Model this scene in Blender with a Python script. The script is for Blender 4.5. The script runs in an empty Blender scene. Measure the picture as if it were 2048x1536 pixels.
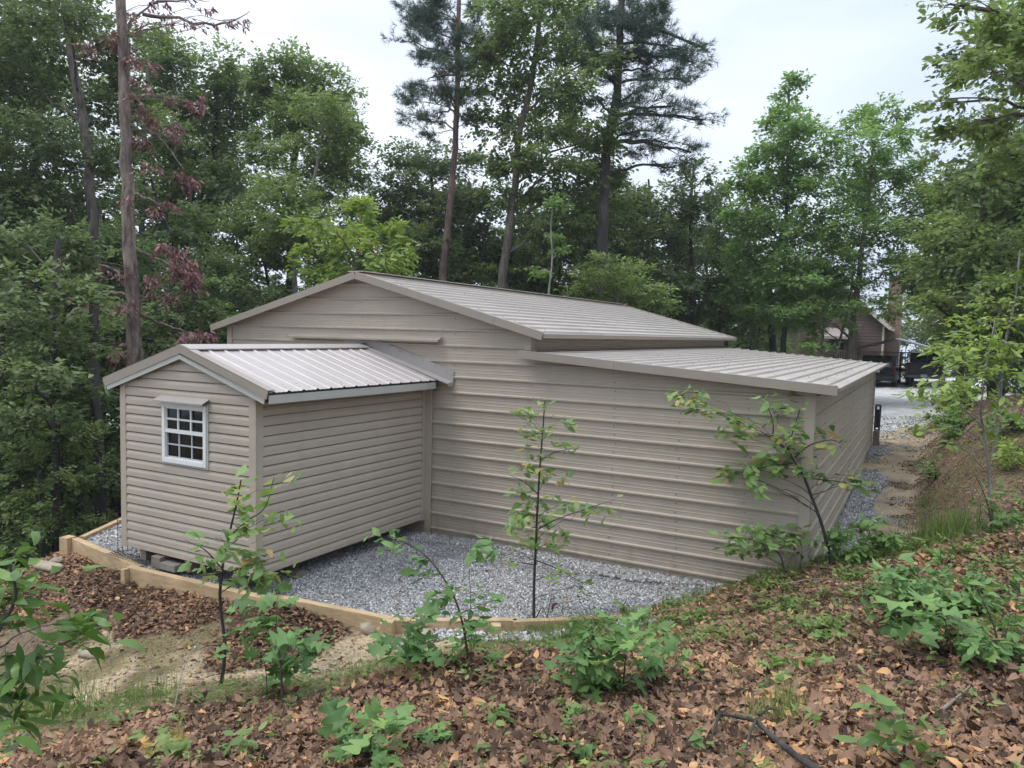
import bpy, math, random
import numpy as np
from mathutils import Matrix, Vector
rng = np.random.default_rng(7)
random.seed(7)
SC = bpy.context.scene
COL = SC.collection
R_ = math.radians

# ------------------------------------------------------------------ camera frame
CAM = np.array([1.135, -9.2858, 3.0666]); YAW, PIT, ROL, FPX = .5021, -.0673, .0235, 1513.2
FW = np.array([-math.sin(YAW)*math.cos(PIT), math.cos(YAW)*math.cos(PIT), math.sin(PIT)])
_r = np.array([math.cos(YAW), math.sin(YAW), 0.]); _u = np.cross(_r, FW)
RT = _r*math.cos(ROL)+_u*math.sin(ROL); UP = -_r*math.sin(ROL)+_u*math.cos(ROL)
def ray(u, v): return FW+RT*(u-1024)/FPX+UP*(768-v)/FPX
def at(u, v, d): return CAM+ray(u, v)*d                    # photo pixel at a distance -> world point
def on_y(u, v, y):
    r = ray(u, v); return CAM+r*(y-CAM[1])/r[1]
def on_z(u, v, z):
    r = ray(u, v); return CAM+r*(z-CAM[2])/r[2]
cd = bpy.data.cameras.new('camera'); cam = bpy.data.objects.new('camera', cd); COL.objects.link(cam)
cam.matrix_world = Matrix(((RT[0], UP[0], -FW[0], CAM[0]), (RT[1], UP[1], -FW[1], CAM[1]), (RT[2], UP[2], -FW[2], CAM[2]), (0, 0, 0, 1)))
cd.sensor_width = 36; cd.lens = FPX/2048*36; cd.clip_end = 3000; cd.clip_start = .05
SC.camera = cam
SC.view_settings.view_transform = 'Standard'; SC.view_settings.look = 'None'; SC.view_settings.gamma = 1
SC.view_settings.exposure = 0.3
SC.cycles.max_bounces = 8; SC.cycles.transparent_max_bounces = 8
SC.cycles.use_denoising = True

# ------------------------------------------------------------------ object helpers
ORG = {}
def tag(o, label=None, cat=None, group=None, kind=None):
    if label: o['label'] = label
    if cat: o['category'] = cat
    if group: o['group'] = group
    if kind: o['kind'] = kind
    return o
def thing(name, loc, label, cat, group=None):
    o = bpy.data.objects.new(name, None); COL.objects.link(o); o.location = Vector([float(c) for c in loc])
    o.empty_display_size = .1
    ORG[o.name] = np.array(loc, float)
    return tag(o, label, cat, group)
def mk(name, V, F, mat, parent=None, tint=None, smooth=False, midx=None):
    """one mesh object from world-space numpy arrays; F: an int array (n,k) or a list of such arrays"""
    V = np.asarray(V, float).reshape(-1, 3)
    if isinstance(F, np.ndarray): F = [F]
    F = [np.asarray(f, np.int32) for f in F if len(f)]
    org = ORG.get(parent.name, np.zeros(3)) if parent is not None else np.zeros(3)
    V = V-org
    me = bpy.data.meshes.new(name)
    me.vertices.add(len(V)); me.vertices.foreach_set('co', V.astype(np.float32).ravel())
    loops = np.concatenate([f.ravel() for f in F]); tot = np.concatenate([np.full(len(f), f.shape[1], np.int32) for f in F])
    start = np.concatenate([[0], np.cumsum(tot)[:-1]]).astype(np.int32)
    me.loops.add(len(loops)); me.loops.foreach_set('vertex_index', loops.astype(np.int32))
    me.polygons.add(len(tot)); me.polygons.foreach_set('loop_start', start); me.polygons.foreach_set('loop_total', tot)
    mats = mat if isinstance(mat, (list, tuple)) else [mat]
    for m in mats: me.materials.append(m)
    if midx is not None: me.polygons.foreach_set('material_index', np.asarray(midx, np.int32))
    if smooth: me.polygons.foreach_set('use_smooth', np.ones(len(tot), bool))
    me.update(calc_edges=True); me.validate()
    if tint is not None:
        t = np.asarray(tint, np.float32)
        if t.ndim == 1:
            a = me.attributes.new('tint', 'FLOAT', 'POINT'); a.data.foreach_set('value', t)
        else:
            a = me.attributes.new('zone', 'FLOAT_COLOR', 'POINT'); a.data.foreach_set('color', t.ravel())
    o = bpy.data.objects.new(name, me); COL.objects.link(o)
    if parent is not None: o.parent = parent
    ORG[o.name] = org
    return o
class MB:
    """collects polygons for one mesh"""
    def __init__(s): s.v = []; s.f = []; s.m = []; s.n = 0; s.cur = 0
    def poly(s, pts):
        i = s.n; s.v += [tuple(map(float, p)) for p in pts]; s.n += len(pts); s.f.append(list(range(i, s.n))); s.m.append(s.cur); return s
    def raw(s, V, F):
        i = s.n; s.v += [tuple(map(float, p)) for p in V]; s.n += len(V)
        for f in F: s.f.append([int(k)+i for k in f]); s.m.append(s.cur)
        return s
    def box(s, a, b, M=None, bev=0):
        x0, y0, z0 = [min(p, q) for p, q in zip(a, b)]; x1, y1, z1 = [max(p, q) for p, q in zip(a, b)]
        P = [(x0, y0, z0), (x1, y0, z0), (x1, y1, z0), (x0, y1, z0), (x0, y0, z1), (x1, y0, z1), (x1, y1, z1), (x0, y1, z1)]
        if M is not None: P = [M @ Vector(p) for p in P]
        return s.raw(P, [(0, 3, 2, 1), (4, 5, 6, 7), (0, 1, 5, 4), (1, 2, 6, 5), (2, 3, 7, 6), (3, 0, 4, 7)])
    def beam(s, p, q, w, h, up=(0, 0, 1)):
        """box along p-q, w across, h along up, centred"""
        p = np.array(p, float); q = np.array(q, float); d = q-p; L = np.linalg.norm(d); d /= L
        up = np.array(up, float); x = np.cross(d, up); x /= np.linalg.norm(x); z = np.cross(x, d)
        P = []
        for b in (p, q):
            for sx, sz in ((-1, -1), (1, -1), (1, 1), (-1, 1)): P.append(b+x*sx*w/2+z*sz*h/2)
        return s.raw(P, [(0, 1, 2, 3), (7, 6, 5, 4), (0, 4, 5, 1), (1, 5, 6, 2), (2, 6, 7, 3), (3, 7, 4, 0)])
    def tube(s, pts, rad, n=8):
        V, F = tube(pts, rad, n); return s.raw(V, F)
    def prism(s, prof, axis_pts):
        """prof (k,3) polygon extruded by the vector axis_pts"""
        k = len(prof); a = np.array(prof, float); b = a+np.array(axis_pts, float)
        s.raw(list(a)+list(b), [list(range(k))[::-1], list(range(k, 2*k))]+[(i, (i+1) % k, k+(i+1) % k, k+i) for i in range(k)]); return s
    def build(s, name, mat, parent=None, smooth=False, bevel=0):
        org = ORG.get(parent.name, np.zeros(3)) if parent is not None else np.zeros(3)
        me = bpy.data.meshes.new(name); me.from_pydata([tuple(np.array(p)-org) for p in s.v], [], s.f)
        for m in (mat if isinstance(mat, (list, tuple)) else [mat]): me.materials.append(m)
        me.polygons.foreach_set('material_index', np.array(s.m, np.int32))
        if smooth: me.polygons.foreach_set('use_smooth', np.ones(len(s.f), bool))
        me.update()
        o = bpy.data.objects.new(name, me); COL.objects.link(o)
        if parent is not None: o.parent = parent
        ORG[o.name] = org
        if bevel:
            b = o.modifiers.new('bevel', 'BEVEL'); b.width = bevel; b.segments = 2; b.limit_method = 'ANGLE'
        return o
def tube(pts, rad, n=8):
    P = np.array(pts, float); k = len(P); rad = np.broadcast_to(np.asarray(rad, float), (k,))
    T = np.gradient(P, axis=0); T /= np.linalg.norm(T, axis=1)[:, None]+1e-9
    ref = np.array([1., 0, 0]) if abs(T[0, 0]) < .8 else np.array([0, 1., 0])
    V = []
    x = ref
    for i in range(k):
        x = x-T[i]*(x@T[i]); x /= np.linalg.norm(x)+1e-9; y = np.cross(T[i], x)
        a = np.arange(n)*2*math.pi/n
        V.append(P[i]+rad[i]*(np.cos(a)[:, None]*x+np.sin(a)[:, None]*y))
    V = np.concatenate(V); j = np.arange(n); F = []
    for i in range(k-1): F.append(np.stack([i*n+j, i*n+(j+1) % n, (i+1)*n+(j+1) % n, (i+1)*n+j], 1))
    return V, np.concatenate(F)
def bez(a, b, c, n):
    t = np.linspace(0, 1, n)[:, None]; return (1-t)**2*a+2*t*(1-t)*b+t*t*c
def spline(pts, n):
    """Catmull-Rom through the points (any number of columns)"""
    P = np.array(pts, float)
    if len(P) == 2: t = np.linspace(0, 1, n)[:, None]; return P[0]*(1-t)+P[1]*t
    Q = np.vstack([2*P[0]-P[1], P, 2*P[-1]-P[-2]]); out = []
    for s in np.linspace(0, len(P)-1-1e-6, n):
        i = int(s); t = s-i; a, b, c, d = Q[i:i+4]
        out.append(.5*((2*b)+(-a+c)*t+(2*a-5*b+4*c-d)*t*t+(-a+3*b-3*c+d)*t**3))
    return np.array(out)

# ------------------------------------------------------------------ materials
def nodes(name):
    m = bpy.data.materials.new(name); m.use_nodes = True; nt = m.node_tree
    return m, nt, nt.nodes['Principled BSDF']
def N(nt, t, **k):
    n = nt.nodes.new(t)
    for a, b in k.items():
        if a in n.inputs.keys() if hasattr(n.inputs, 'keys') else False: n.inputs[a].default_value = b
        else: setattr(n, a, b)
    return n
def noise(nt, scale, detail=6, rough=.6, vec=None, dim='3D'):
    n = nt.nodes.new('ShaderNodeTexNoise'); n.inputs['Scale'].default_value = scale; n.inputs['Detail'].default_value = detail; n.inputs['Roughness'].default_value = rough
    if vec is not None: nt.links.new(vec, n.inputs['Vector'])
    return n
def ramp(nt, fac, stops, interp='LINEAR'):
    r = nt.nodes.new('ShaderNodeValToRGB'); r.color_ramp.interpolation = interp
    e = r.color_ramp.elements
    while len(e) < len(stops): e.new(.5)
    for i, (p, c) in enumerate(stops): e[i].position = p; e[i].color = (*c, 1) if len(c) == 3 else c
    nt.links.new(fac, r.inputs['Fac']); return r
def mix(nt, fac, a, b, mode='MIX'):
    n = nt.nodes.new('ShaderNodeMix'); n.data_type = 'RGBA'; n.blend_type = mode
    for s, v in ((0, fac), (6, a), (7, b)):
        if hasattr(v, 'is_output'): nt.links.new(v, n.inputs[s])
        elif s == 0: n.inputs[0].default_value = v
        else: n.inputs[s].default_value = (*v, 1)
    return n.outputs[2]
def coord(nt, scale=(1, 1, 1), which='Object'):
    tc = nt.nodes.new('ShaderNodeTexCoord'); mp = nt.nodes.new('ShaderNodeMapping'); mp.inputs['Scale'].default_value = scale
    nt.links.new(tc.outputs[which], mp.inputs['Vector']); return mp.outputs['Vector']
def bump(nt, h, b, strength=.3, dist=.02):
    n = nt.nodes.new('ShaderNodeBump'); n.inputs['Strength'].default_value = strength; n.inputs['Distance'].default_value = dist
    nt.links.new(h, n.inputs['Height']); nt.links.new(n.outputs['Normal'], b.inputs['Normal'])
def paint(name, col, rough=.4, var=.12, scale=3., spec=.5, bmp=.0, dirt=None, metal=0., stretch=(1, 1, 1), splash=0., dent=0.):
    m, nt, b = nodes(name); v = coord(nt, stretch)
    n = noise(nt, scale, 5, .65, v)
    c = np.array(col)
    r = ramp(nt, n.outputs['Fac'], [(.3, tuple(c*(1-var))), (.7, tuple(np.minimum(c*(1+var), 1)))])
    out = r.outputs['Color']
    if dirt:
        n2 = noise(nt, dirt[1], 8, .7, v); k = ramp(nt, n2.outputs['Fac'], [(dirt[2], (0, 0, 0)), (dirt[2]+.12, (1, 1, 1))])
        mm = nt.nodes.new('ShaderNodeMath'); mm.operation = 'MULTIPLY'; mm.inputs[1].default_value = dirt[3]; nt.links.new(k.outputs['Color'], mm.inputs[0])
        out = mix(nt, mm.outputs[0], out, dirt[0])
    if splash:      # rain-splashed soil along the foot and faint run marks
        sx_ = nt.nodes.new('ShaderNodeSeparateXYZ'); nt.links.new(coord(nt), sx_.inputs[0]); mr = nt.nodes.new('ShaderNodeMapRange'); mr.inputs[1].default_value = .02; mr.inputs[2].default_value = .42; mr.inputs[3].default_value = 1; mr.inputs[4].default_value = 0; nt.links.new(sx_.outputs['Z'], mr.inputs[0])
        n3 = noise(nt, 7, 8, .75, coord(nt, (1, 1, .5))); k3 = ramp(nt, n3.outputs['Fac'], [(.36, (0, 0, 0)), (.66, (1, 1, 1))]); m3 = nt.nodes.new('ShaderNodeMath'); m3.operation = 'MULTIPLY'; nt.links.new(mr.outputs[0], m3.inputs[0]); nt.links.new(k3.outputs['Color'], m3.inputs[1])
        m4 = nt.nodes.new('ShaderNodeMath'); m4.operation = 'MULTIPLY'; m4.inputs[1].default_value = splash; nt.links.new(m3.outputs[0], m4.inputs[0]); out = mix(nt, m4.outputs[0], out, (.22, .165, .115))
        n5 = noise(nt, 3, 3, .5, coord(nt, (2., 2., .2))); k5 = ramp(nt, n5.outputs['Fac'], [(.56, (1, 1, 1)), (.8, (.93, .925, .92))]); out = mix(nt, 1., out, k5.outputs['Color'], 'MULTIPLY')
    if dent: bump(nt, noise(nt, 1.6, 2, .5, coord(nt, (1, 1, 1.8))).outputs['Fac'], b, dent, .08)
    nt.links.new(out, b.inputs['Base Color'])
    b.inputs['Roughness'].default_value = rough; b.inputs['Specular IOR Level'].default_value = spec; b.inputs['Metallic'].default_value = metal
    rr = ramp(nt, n.outputs['Fac'], [(.25, (rough*.85,)*3), (.75, (min(1, rough*1.2),)*3)]); nt.links.new(rr.outputs['Color'], b.inputs['Roughness'])
    if bmp: bump(nt, n.outputs['Fac'], b, bmp, .02)
    return m
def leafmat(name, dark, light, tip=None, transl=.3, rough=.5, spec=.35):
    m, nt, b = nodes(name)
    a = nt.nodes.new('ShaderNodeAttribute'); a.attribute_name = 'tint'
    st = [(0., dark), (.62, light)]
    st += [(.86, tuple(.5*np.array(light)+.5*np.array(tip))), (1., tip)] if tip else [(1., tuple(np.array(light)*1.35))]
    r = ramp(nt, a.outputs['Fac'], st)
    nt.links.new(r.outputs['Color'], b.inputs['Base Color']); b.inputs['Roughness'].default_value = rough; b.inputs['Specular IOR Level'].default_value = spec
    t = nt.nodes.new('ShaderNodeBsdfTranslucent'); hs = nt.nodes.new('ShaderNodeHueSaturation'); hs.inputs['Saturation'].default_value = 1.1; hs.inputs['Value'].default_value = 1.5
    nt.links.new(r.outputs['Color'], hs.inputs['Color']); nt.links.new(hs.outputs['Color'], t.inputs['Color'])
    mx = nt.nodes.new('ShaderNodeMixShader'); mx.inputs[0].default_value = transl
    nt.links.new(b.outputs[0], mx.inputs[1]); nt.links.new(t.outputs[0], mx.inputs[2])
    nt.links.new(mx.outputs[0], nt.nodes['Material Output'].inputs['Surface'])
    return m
def barkmat(name, dark, light, scale=9.):
    m, nt, b = nodes(name); v = coord(nt, (1, 1, .22)); n = noise(nt, scale, 8, .7, v); n2 = noise(nt, 1.1, 3, .5, coord(nt))
    r = ramp(nt, n.outputs['Fac'], [(.34, dark), (.62, light)])
    r2 = ramp(nt, n2.outputs['Fac'], [(.35, (.62, .62, .62)), (.65, (1.15, 1.15, 1.12))])
    nt.links.new(mix(nt, 1., r.outputs['Color'], r2.outputs['Color'], 'MULTIPLY'), b.inputs['Base Color'])
    b.inputs['Roughness'].default_value = .9; bump(nt, n.outputs['Fac'], b, .8, .04); return m

M = {}
M['wall'] = paint('tan wall metal', (.395, .334, .262), .42, .05, 1.2, .4, dirt=((.25, .19, .14), 2.2, .6, .25), splash=.75, dent=.35)
M['roof'] = paint('tan roof metal', (.47, .415, .362), .38, .06, 1.0, .5, dirt=((.3, .25, .2), 2.5, .62, .3), dent=.3)
M['trim'] = paint('taupe trim metal', (.29, .245, .195), .45, .06, 2, .4, dirt=((.2, .17, .13), 3, .62, .3))
M['flash'] = paint('grey flashing metal', (.315, .29, .262), .42, .06, 3, .5, dirt=((.25, .23, .2), 6, .6, .3))
M['shedroof'] = paint('pale ribbed roof metal', (.36, .315, .285), .34, .05, 1.2, .5, dent=.25, dirt=((.4, .33, .28), 2.6, .62, .35))
M['vinyl'] = paint('tan vinyl siding', (.40, .338, .266), .5, .05, 2, .35, dirt=((.27, .2, .15), 3, .62, .25), splash=.5, dent=.2)
M['white'] = paint('white vinyl', (.72, .71, .67), .4, .04, 6, .5)
M['greytrim'] = paint('pale grey aluminium trim', (.41, .405, .355), .42, .05, 5, .5, dirt=((.3, .3, .25), 8, .6, .3))
M['screw'] = paint('dark screw head', (.07, .06, .055), .5, .1, 9)
M['dark'] = paint('dark interior', (.03, .028, .026), .8, .2, 4)
M['mullion'] = paint('grey window bar', (.45, .46, .46), .4, .04, 6)
M['panelin'] = paint('cream inner panel', (.45, .36, .22), .8, .1, 4)
M['concrete'] = paint('grey concrete block', (.20, .185, .16), .9, .15, 14, .2, bmp=.3)
M['black'] = paint('black painted steel', (.018, .018, .02), .4, .2, 8)
M['carblack'] = paint('black car paint', (.008, .008, .011), .25, .1, 3, .5)
M['tyre'] = paint('tyre rubber', (.015, .015, .015), .85, .2, 12)
M['chrome'] = paint('dull bumper metal', (.12, .12, .13), .3, .1, 8, metal=.8)
M['plate'] = paint('pale number plate', (.7, .72, .75), .5, .08, 30)
M['redlamp'] = paint('red lamp lens', (.12, .006, .006), .2, .1, 5)
M['bark_pine'] = barkmat('reddish pine bark', (.07, .048, .04), (.235, .155, .125))
M['bark_oak'] = barkmat('grey brown bark', (.055, .045, .036), (.2, .165, .135))
M['bark_dark'] = barkmat('dark bark', (.02, .018, .015), (.075, .064, .055))
M['bark_pale'] = barkmat('pale grey bark', (.13, .12, .1), (.33, .31, .27), 12)
M['bark_dead'] = barkmat('flaking brown bark', (.06, .043, .034), (.29, .225, .18), 11)
M['twig'] = paint('brown twig', (.085, .06, .045), .8, .3, 30, .2)
M['rock'] = paint('pale field stone', (.31, .265, .19), .9, .3, 9, .2, bmp=.6, dirt=((.2, .18, .12), 6, .58, .5))
M['rust'] = paint('rusty dark wire', (.05, .04, .035), .7, .3, 30)
def woodmat(name, a, b2):
    m, nt, b = nodes(name); v = coord(nt, (1.2, 9, 14)); n = noise(nt, 3, 8, .7, v); n2 = noise(nt, 2.2, 3, .5, coord(nt))
    r = ramp(nt, n.outputs['Fac'], [(.3, a), (.7, b2)])
    r2 = ramp(nt, n2.outputs['Fac'], [(.35, (.78, .8, .74)), (.65, (1.08, 1.05, 1.05))])
    nt.links.new(mix(nt, 1., r.outputs['Color'], r2.outputs['Color'], 'MULTIPLY'), b.inputs['Base Color'])
    b.inputs['Roughness'].default_value = .8; bump(nt, n.outputs['Fac'], b, .25, .01); return m
M['timber'] = woodmat('treated yellow timber', (.34, .225, .115), (.60, .44, .26))
M['oldwood'] = woodmat('weathered wood', (.15, .12, .1), (.27, .22, .185))
M['deck'] = woodmat('brown deck wood', (.12, .07, .045), (.2, .13, .085))
def glassmat():
    m, nt, b = nodes('dark window glass')
    t = nt.nodes.new('ShaderNodeBsdfTransparent'); t.inputs['Color'].default_value = (.13, .16, .18, 1)
    g = nt.nodes.new('ShaderNodeBsdfGlossy'); g.inputs['Roughness'].default_value = .03; g.inputs['Color'].default_value = (.8, .85, .9, 1)
    f = nt.nodes.new('ShaderNodeFresnel'); f.inputs['IOR'].default_value = 1.5
    mx = nt.nodes.new('ShaderNodeMixShader'); nt.links.new(f.outputs[0], mx.inputs[0]); nt.links.new(t.outputs[0], mx.inputs[1]); nt.links.new(g.outputs[0], mx.inputs[2])
    nt.links.new(mx.outputs[0], nt.nodes['Material Output'].inputs['Surface']); return m
M['glass'] = glassmat()
M['glassdark'] = paint('tinted car glass', (.01, .012, .014), .08, .05, 3, .6)
# leaves
L = {}
L['deep'] = leafmat('deep green leaves', (.058, .094, .032), (.165, .215, .080), transl=.34)
L['mid'] = leafmat('mid green leaves', (.078, .128, .034), (.21, .275, .090), transl=.38)
L['fresh'] = leafmat('fresh green leaves', (.085, .155, .042), (.20, .305, .088), transl=.36)
L['yellow'] = leafmat('yellow green leaves', (.12, .19, .035), (.29, .38, .085), tip=(.46, .42, .11), transl=.36)
L['pine'] = leafmat('pine needles', (.026, .054, .036), (.075, .122, .075), transl=.1)
L['brown'] = leafmat('dead brown hanging leaves', (.10, .048, .044), (.29, .145, .13), tip=(.42, .26, .2), transl=.15)
L['sap'] = leafmat('sapling leaves', (.075, .14, .035), (.21, .31, .095), tip=(.55, .36, .14), transl=.36)
L['oakling'] = leafmat('oak seedling leaves', (.065, .135, .035), (.17, .285, .085), tip=(.28, .37, .09), transl=.3)
L['laurel'] = leafmat('laurel leaves', (.05, .11, .025), (.15, .25, .055), tip=(.26, .36, .07), transl=.3, rough=.35)
L['grass'] = leafmat('grass blades', (.06, .11, .025), (.17, .24, .06), tip=(.33, .30, .13), transl=.3)
L['litter'] = leafmat('dead leaf litter', (.058, .034, .022), (.29, .172, .105), tip=(.55, .31, .14), transl=.1, rough=.75, spec=.2)
L['soil'] = leafmat('soil clods', (.045, .03, .02), (.17, .12, .08), tip=(.3, .23, .16), transl=0., rough=.95, spec=.1)
L['stone'] = leafmat('crushed stone', (.12, .115, .11), (.38, .366, .345), tip=(.70, .68, .65), transl=.0, rough=.9, spec=.2)

# ------------------------------------------------------------------ world
W = bpy.data.worlds.new('World'); SC.world = W; W.use_nodes = True; wt = W.node_tree
bg = wt.nodes['Background']; SUN_EL, SUN_AZ = R_(60), R_(-128)   # azimuth measured from +Y towards +X
sky = wt.nodes.new('ShaderNodeTexSky'); sky.sky_type = 'NISHITA'; sky.sun_disc = False; sky.sun_elevation = SUN_EL; sky.sun_rotation = SUN_AZ
tc = wt.nodes.new('ShaderNodeTexCoord'); mp = wt.nodes.new('ShaderNodeMapping'); mp.inputs['Scale'].default_value = (1.2, 1.2, 4.2); wt.links.new(tc.outputs['Generated'], mp.inputs['Vector'])
cn = wt.nodes.new('ShaderNodeTexNoise'); cn.inputs['Scale'].default_value = 2.3; cn.inputs['Detail'].default_value = 6; cn.inputs['Roughness'].default_value = .5; wt.links.new(mp.outputs[0], cn.inputs['Vector'])
sp = wt.nodes.new('ShaderNodeSeparateXYZ'); wt.links.new(tc.outputs['Generated'], sp.inputs[0])
dt = wt.nodes.new('ShaderNodeVectorMath'); dt.operation = 'DOT_PRODUCT'; dt.inputs[1].default_value = (math.sin(R_(-48))*.85, math.cos(R_(-48))*.85, .5); wt.links.new(tc.outputs['Generated'], dt.inputs[0])
# overcast cloud colour: brighter towards the veiled sun, blue grey away from it, brighter overhead
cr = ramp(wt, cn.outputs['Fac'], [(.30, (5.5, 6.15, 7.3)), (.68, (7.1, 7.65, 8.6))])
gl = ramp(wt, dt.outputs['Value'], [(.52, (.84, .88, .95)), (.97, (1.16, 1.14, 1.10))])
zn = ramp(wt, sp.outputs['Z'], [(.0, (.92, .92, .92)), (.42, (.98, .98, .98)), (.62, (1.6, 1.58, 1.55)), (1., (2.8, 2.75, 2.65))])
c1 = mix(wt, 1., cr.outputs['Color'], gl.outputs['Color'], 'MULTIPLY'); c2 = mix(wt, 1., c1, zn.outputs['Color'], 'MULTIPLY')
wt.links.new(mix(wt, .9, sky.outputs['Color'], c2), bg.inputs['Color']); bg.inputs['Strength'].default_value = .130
sl = bpy.data.lights.new('sun', 'SUN'); sl.energy = 1.35; sl.angle = R_(22); sl.color = (1, .96, .9); so = bpy.data.objects.new('sun', sl); COL.objects.link(so)
sd = Vector((math.sin(SUN_AZ)*math.cos(SUN_EL), math.cos(SUN_AZ)*math.cos(SUN_EL), math.sin(SUN_EL)))
so.rotation_euler = (-sd).to_track_quat('-Z', 'Y').to_euler(); so.location = (0, 0, 40)
#@@TERRAIN
# ------------------------------------------------------------------ terrain
CTRL = np.array([
 (-9,-2,0),(-6,-2,0),(-4,-2.5,0),(-3,-1,0),(-1.5,-1,0),(-.8,-.2,.03),(-8.5,2,0),(-5,3,0),(-2,3,0),(-8.5,9,0),(-5,11,.1),(-2,9,.1),(-.5,5,.1),(-9.9,-.5,-.05),
 (-9.3,-3.6,-.3),(-8.4,-3.75,-.29),(-7.3,-3.8,-.2),(-5.6,-3.7,-.10),(-4.6,-3.6,-.12),(-3.7,-3.55,-.15),(-2.5,-2.8,-.04),(-1.5,-1.95,.05),
 (-6.5,-4.6,-.42),(-4.8,-4.3,-.3),(-3.9,-3.8,-.2),(-7.5,-5.5,-.62),(-9.5,-4.5,-.75),(-11,-3,-.85),(-12,-1,-1.1),(-16,0,-2),(-14,-6,-1.4),(-10,-9,-.6),
 (-4.2,-4.9,-.08),(-3.4,-6.4,.2),(-4.6,-6.5,-.08),(-6,-7,-.3),(-2.18,-4.2,.36),(-1.7,-5.97,.5),(-.78,-5.7,.65),(-.06,-5.47,.75),(-.46,-4.24,.52),(-1.5,-3.1,.2),(-.8,-1.3,.2),
 (.1,-.6,.43),(0,-.12,.40),(.12,.35,.34),(-.5,-.4,.24),(.3,.9,.28),(.3,-2.5,.52),(1.2,-1.,.72),(1.8,-3.2,1.),(1.67,-4.65,1.1),(1.1,-9.3,1.47),(-1.,-8,1.),(1.87,1.07,.88),(2.2,.1,1.15),(1.,1.5,.48),(.45,2.,.16),
 (.55,2.6,.1),(.75,3.4,.12),(.85,5,.2),(.9,7,.3),(.85,8.9,.4),(.3,9,.35),(.3,6,.22),(.2,4,.1),(.2,12,.5),(.6,15,.57),(0,20,.6),(1.2,12,.65),
 (1.22,3.4,.55),(1.8,4,1.2),(1.28,5,.62),(2.0,7,1.48),(1.42,9,.9),(1.65,11,1.2),(2.3,11,1.7),(3,11,1.95),(2.5,8,1.75),(2.3,15,1.3),(2.1,19,.75),(4,3,1.8),(5,8,2.1),(5,14,1.8),(8,0,2.8),(8,10,2.8),(8,-8,2.6),(15,0,4),(15,20,3),(6,21,1.2),
 (0,26,.6),(1.5,34,.6),(0,44,.6),(-6,26,.4),(5,28,.7),(6,40,.7),(-6,44,.3),(-12,45,0),(-12,30,-.6),(0,60,0),
 (-20,15,-2),(-20,30,-3),(-40,0,-5),(-10,16,-.4),(-30,50,-5),(-30,-15,-3),(0,90,-4),(30,40,5),(30,-20,6),(-60,90,-12),(-90,20,-16),(40,110,0),(-60,-60,-9),(40,-60,8)], float)
_cx = CTRL[:, :2]; _k = np.sqrt(((_cx[:, None]-_cx[None])**2).sum(-1)+.15)
_A = np.zeros((len(CTRL)+3,)*2); _n = len(CTRL); _A[:_n, :_n] = -_k+np.eye(_n)*-.02; _A[:_n, _n:] = np.c_[np.ones(_n), _cx]; _A[_n:, :_n] = _A[:_n, _n:].T
_w = np.linalg.solve(_A, np.r_[CTRL[:, 2], 0, 0, 0])
PADP = np.array([(-9.12,-3.08),(-7.4,-3.38),(-5.3,-3.28),(-3.6,-3.1),(-2.55,-2.46),(-1.5,-1.66),(-.95,-.25),(-.85,.3),(-.1,.3),(-.1,12),(-9.75,12),(-9.85,-1.9)])
def in_poly(x, y, P):
    x = np.asarray(x); y = np.asarray(y); r = np.zeros(np.broadcast(x, y).shape, bool); j = len(P)-1
    for i in range(len(P)):
        a, b = P[i], P[j]
        c = ((a[1] > y) != (b[1] > y)) & (x < (b[0]-a[0])*(y-a[1])/(b[1]-a[1]+1e-12)+a[0]); r ^= c; j = i
    return r
def hraw(x, y):
    x = np.asarray(x, float).ravel(); y = np.asarray(y, float).ravel(); out = np.empty(len(x))
    for s in range(0, len(x), 8000):
        q = np.c_[x[s:s+8000], y[s:s+8000]]; k = np.sqrt(((q[:, None]-_cx[None])**2).sum(-1)+.15)
        out[s:s+8000] = -k@_w[:_n]+_w[_n]+q@_w[_n+1:]
    return out
def lump(x, y):
    return (.022*np.sin(3.1*x+1.7*y+.4)*np.sin(2.3*y-1.3*x)+.013*np.sin(7.3*x-3.9*y)*np.sin(6.1*y+2.2*x+1)+.006*np.sin(15*x+4*y)*np.sin(13*y-5*x))
def H(x, y):
    x = np.asarray(x, float).ravel(); y = np.asarray(y, float).ravel()
    z = hraw(x, y)
    # the path along the wall and the cut bank beside it
    sm = lambda a, b, v: np.clip((v-a)/(b-a), 0, 1)**2*(3-2*np.clip((v-a)/(b-a), 0, 1))
    zp = np.interp(y, [1.5, 2.5, 5, 8, 11, 15], [.2, .12, .2, .34, .47, .56]); xf = .98+.07*np.sin(1.7*y)+.03*np.sin(5.1*y); bk = sm(0, 1.25, x-xf)*np.interp(y, [2, 4, 7, 11, 14], [.7, 1.05, 1.2, 1.25, .8])+np.clip(x-2.2, 0, 3)*.3+.05*np.sin(4.3*y+2*x)*sm(.1, .5, x-xf)
    w = sm(2., 3.6, y)*(1-sm(11.5, 14.5, y))*sm(-.6, -.1, x)*(1-sm(2.5, 3.6, x)); z = z*(1-w)+(zp+bk)*w
    z = z+lump(x, y); p = in_poly(x, y, PADP)
    return np.where(p, .35*lump(x*1.3, y*1.3)+.004, z)
def h1(x, y): return float(H([x], [y])[0])
def ghit(u, v):
    """where the ray through photo pixel (u, v) meets the ground; returns the point and its distance"""
    t = np.geomspace(2., 90, 900); r = ray(u, v); P = CAM+t[:, None]*r; b = P[:, 2] < H(P[:, 0], P[:, 1])
    i = int(np.argmax(b)) if b.any() else len(t)-1
    a, c = t[max(i-1, 0)], t[i]
    for _ in range(14):
        m_ = (a+c)/2; p = CAM+m_*r
        if p[2] < h1(p[0], p[1]): c = m_
        else: a = m_
    return CAM+c*r, c
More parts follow.
